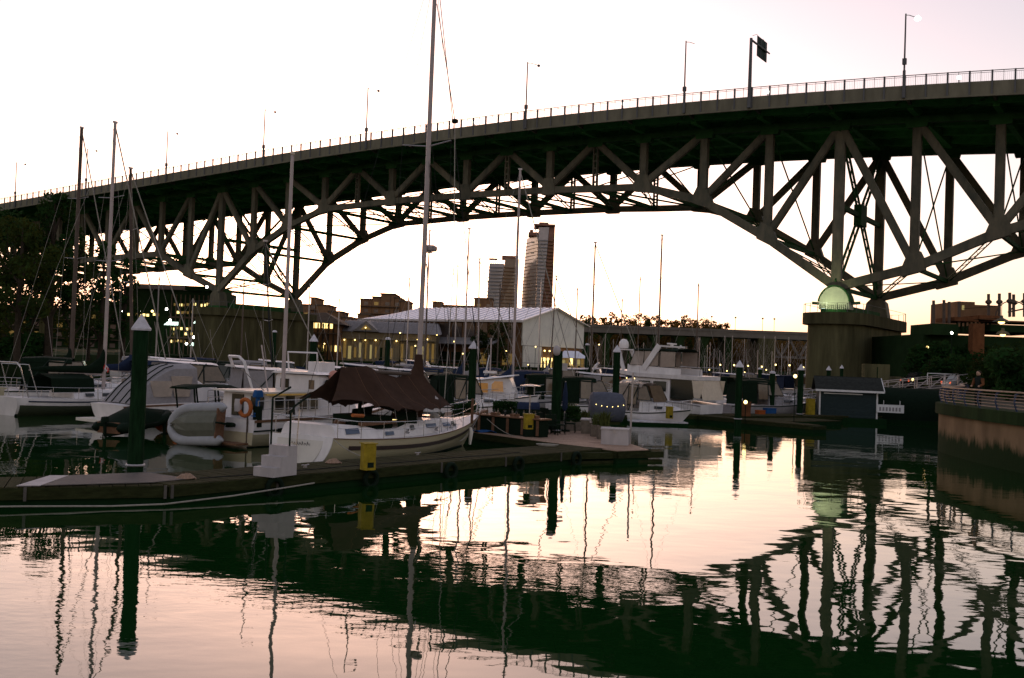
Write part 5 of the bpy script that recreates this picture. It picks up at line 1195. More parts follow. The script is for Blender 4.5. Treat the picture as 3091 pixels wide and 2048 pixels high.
p = AT(1150,800,214); tree('shore_tree','dark brown-green tree in front of the white-roofed market shed',(p.x,221.6,2.3),AT(1150,742,221).z-2.3,7.5,2400,.32,'leaf_mid',201,None,lo=.12,nb=9)
p = AT(1105,800,214); tree('shore_tree','smaller dark tree left of the one before the market shed',(p.x,222.4,2.3),AT(1105,760,221).z-2.3,5.2,1500,.3,'leaf_dark',202,None,lo=.15,nb=7)
p = AT(703,800,205); tree('round_shrub','bright green round shrub lit beside the left bridge pier',(p.x,222.5,2.3),2.8,3,900,.2,'grass_leaf',203,None,lo=.05)
for k,(px,Y,pyt,W,lab) in enumerate(((2345,78,815,8,'dark bushy tree at the right edge above the railing'),(2290,92,825,6,'dark bush right of the rust pillar'),(2205,97,835,6,'dark bush left of the rust pillar'),(2150,104,800,6,'dark bush beside the right bridge pier'),(2385,66,815,6,'dark tree cut by the right picture edge'),(2245,110,800,6,'dark bush behind the rust pillar'))):
    p = AT(px,870,Y); tree('shore_tree',lab,(p.x,Y,2.6),AT(px,pyt,Y).z-2.6,W,4200,.26,'leaf_dark',300+k,'dark bushes on the right shore',lo=.05,nb=11)

mb = MB(); rnd_ = random.Random(21)
for k in range(14000):
    x = rnd_.uniform(-82,-50); Y = rnd_.uniform(103.5,109)+max(0,-55-x)*.1; hh = 2.6+1.1*math.sin(x*.5)+.8*math.sin(x*1.3)
    c_ = Vector((x,Y,2.3+hh*rnd_.random()**.8)); a_ = Vector((rnd_.gauss(0,1),rnd_.gauss(0,1),rnd_.gauss(0,1))).normalized(); b_ = a_.orthogonal().normalized(); q_ = rnd_.uniform(.15,.36)
    mb.add([c_-a_*q_,c_+b_*q_*.5,c_+a_*q_,c_-b_*q_*.5],[(0,1,2,3)])
tag(mb.build('undergrowth','leaf_dark'),'dark tangled undergrowth along the left shore below the trees','undergrowth',kind='stuff')
# ------------------------------------------------------------------ right seawall with railing
sw = thing('seawall','curved concrete seawall with stained foot at the right edge of the harbour','wall')
wp = [Vector((x,y,0)) for x,y in wallpts[1:13]]
def smooth(pts, n=6):
    out = []
    for i in range(len(pts)-1):
        p0,p1,p2,p3 = pts[max(i-1,0)],pts[i],pts[i+1],pts[min(i+2,len(pts)-1)]
        for k in range(n):
            q=k/n; out.append(.5*((2*p1)+(p2-p0)*q+(2*p0-5*p1+4*p2-p3)*q*q+(3*p1-p0-3*p2+p3)*q**3))
    return out+[pts[-1]]
wc = smooth(wp)
def offs(pts, d):
    r = []
    for i,p in enumerate(pts):
        t_ = (pts[min(i+1,len(pts)-1)]-pts[max(i-1,0)]).normalized(); r.append(p+Vector((-t_.y,t_.x,0))*d)
    return r
o1, o2, o4 = offs(wc,.25), offs(wc,-.8), offs(wc,.42)
ic = 38
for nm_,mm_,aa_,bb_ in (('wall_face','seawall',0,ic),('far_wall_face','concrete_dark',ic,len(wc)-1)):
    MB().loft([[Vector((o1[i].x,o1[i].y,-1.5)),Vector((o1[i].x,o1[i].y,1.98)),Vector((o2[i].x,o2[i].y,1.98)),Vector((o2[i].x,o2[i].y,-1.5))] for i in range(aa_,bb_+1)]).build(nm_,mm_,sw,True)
for i in range(0,len(wc)-1,3):
    j=min(i+3,len(wc)-1); seg=list(range(i,j+1))
    MB().loft([[Vector((o4[k].x,o4[k].y,1.98)),Vector((o4[k].x,o4[k].y,2.53)),Vector((o2[k].x,o2[k].y,2.53)),Vector((o2[k].x,o2[k].y,1.98))] for k in seg]).build('coping_block','concrete_dark',sw)
rl = thing('railing','blue steel railing with pale wooden top rail along the curved seawall','railing')
rp = []; acc = 0; od = offs(wc,.1)
for i in range(len(od)-1):
    d = (od[i+1]-od[i]).length; k0 = acc
    n = max(1,int(d/.4)); 
    for k in range(n): rp.append(od[i].lerp(od[i+1],k/n))
dist = 0; last = -9
posts = []
for i,p in enumerate(rp):
    if i: dist += (rp[i]-rp[i-1]).length
    if dist-last >= 1.55: posts.append(i); last = dist
for i in posts:
    p = rp[i]; t_ = (rp[min(i+1,len(rp)-1)]-rp[max(i-1,0)]).normalized(); nrm = Vector((-t_.y,t_.x,0))
    MB().tube([p+Vector((0,0,2.5)),p+nrm*.12+Vector((0,0,2.9)),p+nrm*.08+Vector((0,0,3.25)),p-nrm*.1+Vector((0,0,3.34))],.045,6).build('post','rail_blue',rl)
for hgt,of in ((2.66,.05),(2.80,.09),(2.94,.12),(3.08,.12),(3.21,.1)):
    MB().tube([q+Vector((0,0,hgt)) for q in offs(rp,of)],.018,5,).build('rail_bar','rail_wood',rl)
for i in range(0,len(posts)-1,2):
    seg = rp[posts[i]:posts[min(i+2,len(posts)-1)]+1]
    if len(seg) > 1: MB().loft([[a+Vector((0,0,3.33)),a+Vector((0,0,3.39)),b+Vector((0,0,3.39)),b+Vector((0,0,3.33))] for a,b in zip(offs(seg,.04),offs(seg,-.18))]).build('top_rail','rail_wood',rl)

# ------------------------------------------------------------------ boathouse, sheds and work floats on the right
bh = thing('boathouse','small slate-blue floating boathouse with gabled shingle roof and white trim','boathouse',(24.5,78.8,0),R(-12))
MB().box(-.6,5.0,-.4,3.6,-.2,.35).build('float','float_black',bh)
MB().ext([(0,0,.35),(4.3,0,.35),(4.3,0,2.5),(0,0,2.5)],(0,3.2,0)).build('wall','slate_blue',bh)
for k in range(9): MB().box(.06,4.24,-.03,0,.4+k*.23,.6+k*.23).build('siding_board','slate_blue',bh)
MB().ext([(4.31,0,2.5),(4.31,3.2,2.5),(4.31,1.6,3.35)],(-.2,0,0)).build('gable','slate_blue',bh)
for sd in (0,1):
    y0,y1 = (-.35,1.6) if sd==0 else (3.55,1.6)
    r_ = MB().ext([(-.35,y0,2.42),(4.75,y0,2.42),(4.75,y1,3.42),(-.35,y1,3.42)],(0,0,.08)).build('roof_slope','shingle',bh)
    for k in range(5):
        q=k/5; ya=y0+(y1-y0)*q; yb=y0+(y1-y0)*(q+.22); MB().ext([(-.37,ya,2.52+q),(4.77,ya,2.52+q),(4.77,yb,2.52+q+.22),(-.37,yb,2.52+q+.22)],(0,0,.02+.004*k)).build('shingle_course','shingle',r_)
MB().bar((-.37,-.37,2.45),(4.78,-.37,2.45),.06,.16).build('fascia_board','paint_white',bh)
for a,b in (((4.79,-.37,2.45),(4.79,1.6,3.48)),((4.79,3.57,2.45),(4.79,1.6,3.48))): MB().bar(a,b,.06,.14).build('barge_board','paint_white',bh)
for x in (.0,4.3): MB().box(x-.06,x+.06,-.08,-.031,.35,2.45).build('corner_board','paint_white',bh)
MB().box(.3,3.2,-.09,-.032,2.18,2.26).build('trim_board','paint_white',bh)
ds = thing('boat_shed','dark arched boat shed floating right of the small boathouse','shed',(32.0,83,0),R(-8))
MB().loft([[(x*1.5,y,.2+max(0,z)) for y,z in [(3*math.cos(a),2.6*math.sin(a)**.7 if 0<a<math.pi else 0) for a in [math.pi*k/12 for k in range(13)]]] for x in (-3,0,3.5,4.2)]).build('shell','canvas_dark',ds,True); MB().box(-4.8,6.6,-3.2,3.2,-.2,.25).build('float','float_black',ds)
nb_ = thing('notice_panel','grey notice panel with worn lettering hung on the dark boat shed','sign',(29.6,77.5,.9),R(-12))
MB().box(-1.0,1.0,-.04,0,0,.62).build('board','paint_white',nb_)
for k in range(7): MB().box(-.82+k*.24,-.68+k*.24,-.055,-.041,.12,.42).build('letter','canvas_grey',nb_)
for x in (-.5,.7): MB().bar((x,-.02,.62),(x,-.02,.95),.04,.04,(1,0,0)).build('hanger','paint_white',nb_)
gw = thing('gangway','long white railed gangway climbing from the docks to the right shore','gangway')
ga, gb = Vector((20.5,84,.6)), Vector((42,92,3.1)); gd=(gb-ga).normalized(); gn=Vector((-gd.y,gd.x,0))
MB().bar(ga,gb,1.5,.14).build('walkway','metal_plate',gw)
for sd in (-.75,.75):
    mb=MB(); 
    for hgt in (.15,.6,1.1): mb.bar(ga+gn*sd+Vector((0,0,hgt)),gb+gn*sd+Vector((0,0,hgt)),.06,.06)
    mb.build('handrail','alu',gw)
    for k in range(15):
        q=ga.lerp(gb,k/14)+gn*sd; MB().bar(q,q+Vector((0,0,1.1)),.06,.06,(1,0,0)).build('baluster','alu',gw)
        if k<14: MB().bar(q+Vector((0,0,.15)),ga.lerp(gb,(k+1)/14)+gn*sd+Vector((0,0,1.1)),.04,.04).build('brace','alu',gw)
gw2 = thing('gangway','white railed promenade bridge behind the boathouse roof','gangway')
ga, gb = Vector((40,96,3.0)), Vector((56,92,3.0)); gd=(gb-ga).normalized(); gn=Vector((-gd.y,gd.x,0)); MB().bar(ga,gb,2,.2).build('walkway','concrete',gw2)
MB().bar(ga-gn+Vector((0,0,1.1)),gb-gn+Vector((0,0,1.1)),.1,.08).build('handrail','paint_white',gw2)
for k in range(12): q=ga.lerp(gb,k/11)-gn; MB().bar(q,q+Vector((0,0,1.1)),.07,.07,(1,0,0)).build('baluster','paint_white',gw2)
wf = thing('work_float','low dark work float between the flybridge yacht and the boathouse','float',(20.2,72.2,0),R(38))
MB().box(-4.2,4.2,-1.6,1.6,-.2,.3).build('hull','float_black',wf)
for k in range(14): MB().box(-4.2+k*.6,-3.62+k*.6,-1.62,1.62,.3,.35).build('plank','dock_wood',wf)
def crate(p,sx,sy,h,m,lab,rz=.3,cat='crate',lid=None):
    t=thing('crate',lab,cat,p,rz,'gear on the work float'); MB().box(-sx/2,sx/2,-sy/2,sy/2,0,h).build('body',m,t); MB().box(-sx/2-.02,sx/2+.02,-sy/2-.02,sy/2+.02,h,h+.05).build('rim',lid or m,t)
WFM=lambda px,py: Vector((G(px,py,.36).x,G(px,py,.36).y,.355))
crate(WFM(1722,955),.5,.4,.5,'yellow','yellow crate left of a bright lamp on the work float'); crate(WFM(1778,958),.9,.6,.45,'blue','blue plastic crate on the work float'); crate(WFM(1757,962),.6,.5,.4,'orange','low orange crate beside the blue crate')
crate(WFM(1750,935),.45,.4,1.1,'red','red fuel drum box behind the work float'); crate(WFM(1866,945),.6,.5,.9,'rust','tall rust-orange cabinet near the yellow post'); crate(Vector((23.6,78.2,.5)),.55,.5,1.2,'yellow','tall yellow cabinet beside the boathouse wall',.1); crate(Vector((17.0,72.0,.5)),.7,.5,1.0,'rust','rust-brown cabinet at the stern of the flybridge yacht',.2)
for k,(px,py,rz,m,lab) in enumerate(((1835,955,.5,'box_white','white upturned dinghy lying on the work float'),(1805,950,.2,'cream_gel','cream skiff among the gear on the work float'))):
    t=thing('skiff',lab,'dinghy',WFM(px,py),rz); hk=Hull(2.4,.95,.4,.38,.5,tw=.8,draft=.02,rake=.3,e0=2.2); hk.build(t,m,m,boot=False,n=12,m=5); MB().box(.9,1.1,-.4,.4,.3,.34).build('thwart','wood_trim',t)
for px,py,lab in ((1722,930,'bright dock lamp on the work float'),(1835,870,'small dock lamp before the right pier')):
    t=thing('dock_lamp',lab,'lamp',WFM(px,975),0); zt2=AT(px,py,t.location.y).z-.355; MB().cyl(0,0,0,zt2,.03,.03,6).build('stem','rubber',t); MB().sph((0,0,zt2),.13,n=8,m=6).build('globe','bulb',t,True)

# cars and person on the promenade
def car(label, loc, rz, body):
    t=thing('parked_car',label,'car',loc,rz)
    prof=[(0,.35),(.05,.95),(.5,1.02),(.95,1.65),(1.4,1.74),(2.9,1.72),(3.3,1.1),(4.3,.95),(4.5,.75),(4.5,.35)]
    MB().loft([[(x,yv*(.92 if z>1.3 else 1),z) for x,z in prof] for yv in (-.88,-.84,.84,.88)]).build('body',body,t)
    for sd in (-1,1):
        for x0,x1,l in ((1.0,1.75,0),(1.85,2.85,.0)): side_window(t,x0,x1,.87,.80,1.12,1.58,'glass_dark',sd,l)
        for x in (.85,3.6):
            w_=MB().tube([(x,sd*.7,.33),(x,sd*.9,.33)],.33,14).build('wheel','rubber',t); MB().tube([(x,sd*.9,.33),(x,sd*.915,.33)],.2,10).build('hub','alu',w_)
    MB().ext([(3.32,-.75,1.15),(3.32,.75,1.15),(2.95,.7,1.66),(2.95,-.7,1.66)],(.03,0,.02)).build('windscreen','glass_dark',t)
    for sd in (-1,1): MB().box(4.49,4.53,sd*.7-.14,sd*.7+.14,.68,.82).build('headlight','box_white',t); MB().box(-.02,.04,sd*.75-.08,sd*.75+.08,.75,.95).build('tail_light','tail_red',t)
    MB().bar((1.1,-.6,1.80),(2.8,-.6,1.80),.05,.05).bar((1.1,.6,1.80),(2.8,.6,1.80),.05,.05).build('roof_rack','rubber',t)
p=AT(2232,893,94); car('silver estate car parked behind the curved seawall railing',(p.x-1.9,94,2.45),R(6),'car_white')
p=AT(2125,885,101); car('dark car parked beside the right bridge pier',(p.x-1.5,101,2.45),R(8),'car_dark')
def person(label, loc, rz):
    t=thing('person',label,'person',loc,rz)
    V={'pel':(0,0,.95),'sp':(0,0,1.15),'ch':(0,.0,1.35),'nk':(0,0,1.5),'hd':(0,.02,1.6),'ht':(0,.03,1.75),'sl':(.19,0,1.42),'el':(.27,.05,1.15),'hl':(.2,.25,1.05),'sr':(-.19,0,1.42),'er':(-.27,.05,1.15),'hr':(-.2,.25,1.05),'kl':(.11,.03,.5),'fl':(.12,0,.06),'tl':(.12,.18,.04),'kr':(-.11,.03,.5),'fr':(-.12,0,.06),'tr':(-.12,.18,.04),'hpl':(.1,0,.88),'hpr':(-.1,0,.88)}
    E_=[('pel','sp'),('sp','ch'),('ch','nk'),('nk','hd'),('hd','ht'),('ch','sl'),('sl','el'),('el','hl'),('ch','sr'),('sr','er'),('er','hr'),('pel','hpl'),('hpl','kl'),('kl','fl'),('fl','tl'),('pel','hpr'),('hpr','kr'),('kr','fr'),('fr','tr')]
    RR={'pel':.15,'sp':.14,'ch':.16,'nk':.06,'hd':.095,'ht':.085,'sl':.08,'sr':.08,'el':.055,'er':.055,'hl':.04,'hr':.04,'kl':.075,'kr':.075,'fl':.05,'fr':.05,'tl':.04,'tr':.04,'hpl':.1,'hpr':.1}
    ks=list(V); me=bpy.data.meshes.new('body'); me.from_pydata([V[k] for k in ks],[(ks.index(a),ks.index(b)) for a,b in E_],[]); me.materials.append(M('cloth_dark'))
    o=obj('body',me,t); o.modifiers.new('skin','SKIN'); me.skin_vertices.new() if not me.skin_vertices else None
    for i,k in enumerate(ks): me.skin_vertices[0].data[i].radius=(RR[k],RR[k]); me.skin_vertices[0].data[i].use_root = (k=='pel')
    s2=o.modifiers.new('sub','SUBSURF'); s2.levels=1; s2.render_levels=2
    MB().sph((0,.03,1.68),.105,.115,.13,n=12,m=8).build('head','skin',t,True); MB().sph((0,-.005,1.73),.115,.12,.11,n=12,m=8).build('hair','bark',t,True)
    for sd in (-1,1): MB().tube([(sd*.19,0,1.43),(sd*.275,.05,1.15),(sd*.205,.22,1.06)],[.095,.07,.055],8).build('sleeve','rust',t,True); MB().sph((sd*.2,.27,1.05),.05,n=8,m=6).build('hand','skin',t,True)
    for sd in (-1,1): MB().sph((sd*.04,.14,1.70),.012,n=6,m=4).build('eye','rubber',t)
    MB().sph((0,.15,1.67),.02,n=6,m=4).build('nose','skin',t)
p=AT(2262,893,49.0); person('person in dark vest with orange sleeves leaning at the seawall railing',(p.x,49.0,2.45),R(120))

# ------------------------------------------------------------------ right shore structure
rs = thing('market_pavilion','dark pavilion with rust steel canopy, posts and glazed band on the right shore','building',(0,0,0))
def ATb(px,py,Y): return AT(px,py,Y)
Yp=112
def boxpx(par,name,m,px0,px1,pyt,pyb,Y,dep):
    a,b=AT(px0,pyt,Y),AT(px1,pyb,Y); return MB().box(a.x,b.x,Y,Y+dep,min(b.z,a.z),max(a.z,b.z)).build(name,m,par)
boxpx(rs,'wall','wall_dark',2135,2440,772,885,Yp,16)
boxpx(rs,'canopy_beam','rust',2207,2262,733,744,Yp-1.4,5); boxpx(rs,'canopy_beam','rust',2264,2310,729,741,Yp-1.6,5); boxpx(rs,'canopy_beam','rust',2312,2440,741,749,Yp-1.5,5)
boxpx(rs,'canopy_slab','wall_dark',2290,2440,750,772,Yp-1.0,10)
boxpx(rs,'pillar','rust',2250,2273,748,880,Yp-4,1.1)
for k in range(9): boxpx(rs,'glazing_bar','wall_dark',2212+k*9.5,2214.5+k*9.5,745,770,Yp+.5,.2)
for k,(px,pt,pb) in enumerate(((2158,695,748),(2182,694,748),(2194,698,748),(2217,697,748),(2310,679,735),(2334,677,733),(2343,681,733),(2285,660+20,733),(2368,678,733),(2393,676,733))):
    a=AT(px,pt,Yp-.8); b=AT(px,pb,Yp-.8); o=MB().tube([b,a],.17,8).build('post','mast_dark',rs)
    if k>3: MB().lathe([(.17,-.25),(.36,-.1),(.36,.1),(.17,.25)],8,tuple(a.lerp(b,.35))).build('collar','mast_dark',o)
for px in (2340,2372):
    c=AT(px,735,Yp-.6); MB().tube([c+Vector((1.9*math.cos(a),0,1.9*math.sin(a))) for a in [math.pi*k/12 for k in range(13)]],.06,5).build('arch_tube','mast_dark',rs)
a,b=AT(2330,722,Yp-.6),AT(2440,700,Yp-.6)
MB().tube([a,b],.09,5).build('truss_tube','mast_dark',rs)
boxpx(rs,'low_wall','wall_dark',2155,2215,748,776,Yp-2,6)
bs = thing('stone_building','pale stone building behind the pavilion posts on the right shore','building'); bsb=boxpx(bs,'wall','wall_brown',2213,2252,697,760,190,12); boxpx(bs,'wing','wall_brown',2252.5,2310,705,760,191,11)
w_=boxpx(bs,'window','lit_yellow',2224,2229,706,717,189.9,.2)
for k,(px,py) in enumerate(((2315,742),(2318,771))):
    c=AT(px,py,104); t=thing('pendant_lamp',('upper' if k==0 else 'lower')+' wide-brimmed lamp glowing in front of the dark pavilion','lamp',c,0,'pavilion lamps')
    MB().lathe([(.9-.2*k,-.12),(.5,.12),(.16,.3),(.14,.55)],14).build('shade','steel',t,True); MB().sph((0,0,-.14),.34-.08*k,.3,.2,n=10,m=6).build('globe','bulb',t,True); MB().tube([(0,0,.5),(0,0,1.6),(0,9,1.7)],.03,5).build('stem','rubber',t)
for k,(px,py,Y,m) in enumerate(((2200,770,100,'bulb_white'),(2144,803,105,'bulb'),(2110,878,100,'bulb'),(2150,875,103,'bulb'),(2130,872,106,'lit_yellow'))):
    c=AT(px,py,Y); t=thing('lamp_post',('white lamp on the pavilion edge','lamp high on the dark bushes by the right pier','low lamp left of the dark parked car','lamp right of the dark parked car','dim lamp just above the dark parked car')[k],'lamp',(c.x,c.y,2.45),0,'shore lamps on the right'); MB().cyl(0,0,0,c.z-2.45,.05,.04,6).build('post','rubber',t); MB().sph((0,0,c.z-2.45),.13,n=8,m=6).build('globe',m,t,True)
pb=thing('utility_box','grey utility cabinet beside the foot of the right bridge pier','cabinet',AT(2023,893,104)+Vector((0,0,0)),0); MB().box(-1.3,1.3,-.5,.5,-1.2,2.3).build('body','concrete',pb); MB().box(-.05,.05,-.52,-.5,-.8,2.0).build('door_gap','wall_dark',pb)

# ------------------------------------------------------------------ far bridge
fb=thing('far_bridge','distant low road bridge on arched piers spanning between the market shed and the right pier','bridge')
Yb=470; pa,pb_=AT(1338,768,Yb),AT(2190,764,Yb); zt_=26.5
zt_=(AT(1500,766,Yb).z+AT(1800,766,Yb).z)/2
MB().box(pa.x-60,pb_.x+90,Yb,Yb+22,zt_-2.6,zt_).build('deck','far_steel',fb); MB().box(pa.x-60,pb_.x+90,Yb-.3,Yb-.05,zt_-.2,zt_+1.1).build('parapet','far_steel',fb)
for k in range(7):
    px=1345+k*57; x=AT(px,800,Yb).x
    MB().box(x-1.6,x+1.6,Yb+1,Yb+20,-1,zt_-2.6).build('pier','concrete_dark',fb)
    xa=x+1.6; xb=AT(px+57,800,Yb).x-1.6; xm=(xa+xb)/2; hw=(xb-xa)/2
    if k<6: MB().ext([(xm+hw*math.cos(a),Yb+2,zt_-2.6-4.2*(1-math.sin(a))) for a in [math.pi*j/10 for j in range(11)]]+[(xa,Yb+2,zt_-2.55),(xb,Yb+2,zt_-2.55)],(0,3,0)).build('haunch','concrete_dark',fb)
for px in (1772,1958,2112): x=AT(px,800,Yb).x; MB().box(x-4,x+4,Yb-1,Yb+23,-1,zt_-2.6).build('main_pier','concrete',fb)
tx0,tx1=AT(1785,800,Yb).x,AT(1955,800,Yb).x; n=8; zl=zt_-11
for k in range(n):
    xa=tx0+(tx1-tx0)*k/n; xb=tx0+(tx1-tx0)*(k+1)/n
    MB().bar((xa,Yb+1,zl if k%2 else zt_-3),(xb,Yb+1,zt_-3 if k%2 else zl),1.0,1.0).build('truss_diagonal','far_steel',fb)
MB().bar((tx0,Yb+1,zl),(tx1,Yb+1,zl),1,1.2).build('truss_chord','far_steel',fb)
tx0,tx1=AT(2080,800,Yb).x,AT(2125,800,Yb).x
MB().bar((tx0,Yb+1,zl),(tx1,Yb+1,zt_-3),1,1).bar((tx1,Yb+1,zl),(tx0,Yb+1,zt_-3),1,1).build('truss_cross','far_steel',fb)
for k_,px in enumerate((1645,1700,1763,1790,1880)):
    t=thing('street_lamp',('leftmost','second','third','fourth','rightmost')[k_]+' of the thin lamp posts on the distant low bridge','street lamp',(AT(px,760,Yb).x,Yb+.5,zt_),0,'lamps on the distant bridge'); MB().tube([(0,0,0),(0,0,6.5)],.12,5).build('pole','far_steel',t); MB().box(-.4,.4,-.3,.3,6.5,7.2).build('lamp_head','far_steel',t)

# ------------------------------------------------------------------ city blocks
def floors(par, name, m, x0,x1,y0,y1, z0, n, fh, inset=.0, th=.35, over=.35):
    me = MB().box(x0-over,x1+over,y0-over,y1+over,0,th).mesh(name, m)
    for k in range(n): obj(name, me, par, (0,0,z0+k*fh))
tw=thing('residential_tower','tall tower with bright sunlit left face and dark reddish right side','tower')
Yt=900
def X(px,Y=Yt): return AT(px,700,Y).x
ztop=AT(1245,522,Yt).z; n=int(ztop/3.2)
def twr(par, pts_of_z, name, m, zs_):
    return MB().loft([[ (x,y,z) for x,y in pts_of_z(z)] for z in zs_]).build(name,m,par)
xa,xb,xc,xd=X(1204),X(1238),X(1247),X(1277)
lean=lambda z: (X(1214)-X(1203))*max(0,z/ztop)**2.2
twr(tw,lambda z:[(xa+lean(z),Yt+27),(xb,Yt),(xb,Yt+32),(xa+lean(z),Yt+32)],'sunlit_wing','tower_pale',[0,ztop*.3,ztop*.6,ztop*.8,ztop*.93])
fx=lambda z: xb+.5+(X(1262)-xb)*(.25+.75*(z/ztop))
twr(tw,lambda z:[(xb+.6,Yt+.5),(fx(z),Yt-1),(fx(z),Yt+28),(xb+.6,Yt+28)],'facet','tower_grey',[0,ztop*.5,ztop*.99])
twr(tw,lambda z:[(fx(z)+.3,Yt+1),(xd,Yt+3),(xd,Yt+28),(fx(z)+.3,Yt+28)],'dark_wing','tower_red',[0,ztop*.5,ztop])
MB().box(X(1216),X(1240),Yt+3,Yt+20,ztop*.93,ztop*.955).build('roof_slab','tower_red',tw); MB().box(X(1229),X(1277.5),Yt-1.5,Yt+28,ztop*1.0,ztop*1.012).build('crown','tower_red',tw); MB().box(X(1240),X(1262),Yt+4,Yt+18,ztop*1.012,ztop*1.03).build('roof_plant','tower_red',tw)
MB().box(X(1219),X(1227),Yt+6,Yt+14,ztop*.955,ztop*.975).build('plant_room','tower_red',tw)
for k in range(int(n*.92)):
    z=3+k*3.2; l=lean(z)
    if z>ztop*.92: break
    MB().ext([(xa+l-.5,Yt+27.0,z),(xb+.2,Yt-.6,z),(xb+.2,Yt-.6,z+.5),(xa+l-.5,Yt+27.0,z+.5)],(.3,.6,0)).build('balcony_slab','wall_brown',tw)
    MB().box(xb+.7,fx(z)+.2,Yt-1.6,Yt-1.1,z,z+.9).build('balcony_slab','roof_grey',tw)
    MB().box(fx(z)+.5,xd-.3,Yt+.2,Yt+2.0,z,z+.8).build('balcony_slab','wall_brown',tw)
    if k%3==0: MB().box(xb-6,xb-3,Yt-.9,Yt-.4,z+1,z+2.4).build('window','tower_glass',tw)
t2=thing('residential_tower','shorter grey tower with slanting facet left of the tall tower','tower')
Z2=AT(1160,597,Yt).z; xa,xb,xc=X(1122),X(1158),X(1196)
fx2=lambda z: X(1143)+(X(1163)-X(1143))*(z/Z2)
l2=lambda z:(X(1128)-X(1120))*(z/Z2)
twr(t2,lambda z:[(X(1120)+l2(z),Yt+5),(fx2(z),Yt+2),(fx2(z),Yt+28),(X(1120)+l2(z),Yt+28)],'left_facet','tower_grey',[0,Z2*.5,Z2*.95])
twr(t2,lambda z:[(fx2(z)+.3,Yt+3),(xc,Yt+6),(xc,Yt+28),(fx2(z)+.3,Yt+28)],'right_facet','tower_glass',[0,Z2*.5,Z2])
MB().box(X(1156),X(1195),Yt+4,Yt+20,Z2,Z2*1.03).build('crown','tower_red',t2)
for k in range(8): MB().box(X(1128)+k*1.7,X(1128)+k*1.7+.5,Yt+4,Yt+4.5,Z2*.95,Z2*.99).build('roof_post','wall_brown',t2)
MB().box(X(1126),X(1146),Yt+4,Yt+14,Z2*.99,Z2*1.0).build('roof_slab','tower_red',t2)
for k in range(int(Z2*.94/3.2)):
    z=3+k*3.2; MB().box(X(1120)+l2(z)-.4,fx2(z)-.2,Yt+1.2,Yt+2.2,z,z+.8).build('balcony_slab','roof_grey',t2); MB().box(fx2(z)+.6,xc-.2,Yt+2.0,Yt+3.2,z,z+.7).build('balcony_slab','wall_brown',t2)
def block(label, Y, boxes, m='wall_brown', win='lit_dim', dep=18, wstep=3.4, fh=3.1, name='apartment_block'):
    t=thing(name,label,'building')
    for (p0,p1,pt) in boxes:
        a=AT(p0,pt,Y); b=AT(p1,pt,Y); zt3=(a.z+b.z)/2
        MB().box(a.x,b.x-.05,Y,Y+dep,2,zt3).build('wall',m,t); MB().box(a.x-.4,b.x+.35,Y-.4,Y+dep,zt3,zt3+.5).build('roof_edge','roof_brown',t)
        nf=int((zt3-2)/fh); nw=max(1,int((b.x-a.x)/wstep))
        for f in range(max(0,nf-6),nf):
            MB().box(a.x,b.x-.1,Y-1.1,Y-.02,2+f*fh+.2,2+f*fh+.45).build('balcony','roof_brown',t)
            for k in range(nw):
                x=a.x+(b.x-a.x)*(k+.5)/nw
                w_=MB().box(x-.9,x+.9,Y-.06,Y-.01,2+f*fh+.9,2+f*fh+2.3).build('window',win if random.random()<.22 else 'tower_glass',t)
    return t
block('stepped brown apartment block with planted terraces behind the white shed roof',420,[(833,860,693),(860.5,880,688),(880.5,912,681),(912.5,925,690),(925.5,945,698)])
block('low brown apartment block with a chimney tower right of the left pier',405,[(700,718,706),(718.5,730,690),(730.5,760,707),(760.5,790,722),(790.5,812,735)])
block('long low brown building below the pair of towers',520,[(1000,1020,699),(1020.5,1096,708),(1096.5,1140,691)],'wall_brown')
block('brown houses between the two apartment blocks on the left shore',390,[(812,826,738),(826.5,850,728)],'wall_brown')
block('dark far building at the foot of the left trees',330,[(180,300,700),(100,179.5,715),(-40,99.5,708)],'wall_dark')

# ------------------------------------------------------------------ left shore building with lit windows, lamps
lb=thing('waterfront_building','dark waterfront building with rows of small lit windows left of the left pier','building')
Yl=232
def lbx(px): return AT(px,760,Yl).x
a=AT(283,663,Yl); zt4=AT(400,661,Yl).z
MB().box(lbx(283),lbx(505),Yl,Yl+14,2,zt4-1).build('wall','wall_dark',lb)
MB().ext([(lbx(275),Yl-1.5,zt4-1),(lbx(420),Yl-1.5,zt4-1),(lbx(405),Yl+7,zt4+.6),(lbx(290),Yl+7,zt4+.6)],(0,6,.2)).build('roof','roof_brown',lb)
MB().box(lbx(430),lbx(505),Yl-2,Yl+10,zt4-1,zt4).build('upper_storey','wall_dark',lb)
for f,(pyc,p0,p1) in enumerate(((705,405,500),(722,405,490),(760,395,445),(772,395,445),(790,395,440),(728,290,380))):
    k=0; px=p0
    while px<p1:
        if random.random()<.72:
            c=AT(px,pyc+random.uniform(-1.5,1.5),Yl); MB().box(c.x-.28,c.x+.28,Yl-.12,Yl-.03,c.z-.3,c.z+.3).build('window',random.choice(['lit_warm','lit_dim','lit_dim','lit_warm']),lb)
        px+=random.uniform(6,10)
for k in range(9):
    x=lbx(395+k*10.5); MB().box(x-.12,x+.12,Yl-.3,Yl-.02,2.3,zt4-2).build('pilaster','roof_brown',lb)
for py in (735,782): c=AT(440,py,Yl); MB().box(lbx(390),lbx(485),Yl-.6,Yl-.02,c.z-.2,c.z+.2).build('ledge','roof_brown',lb)
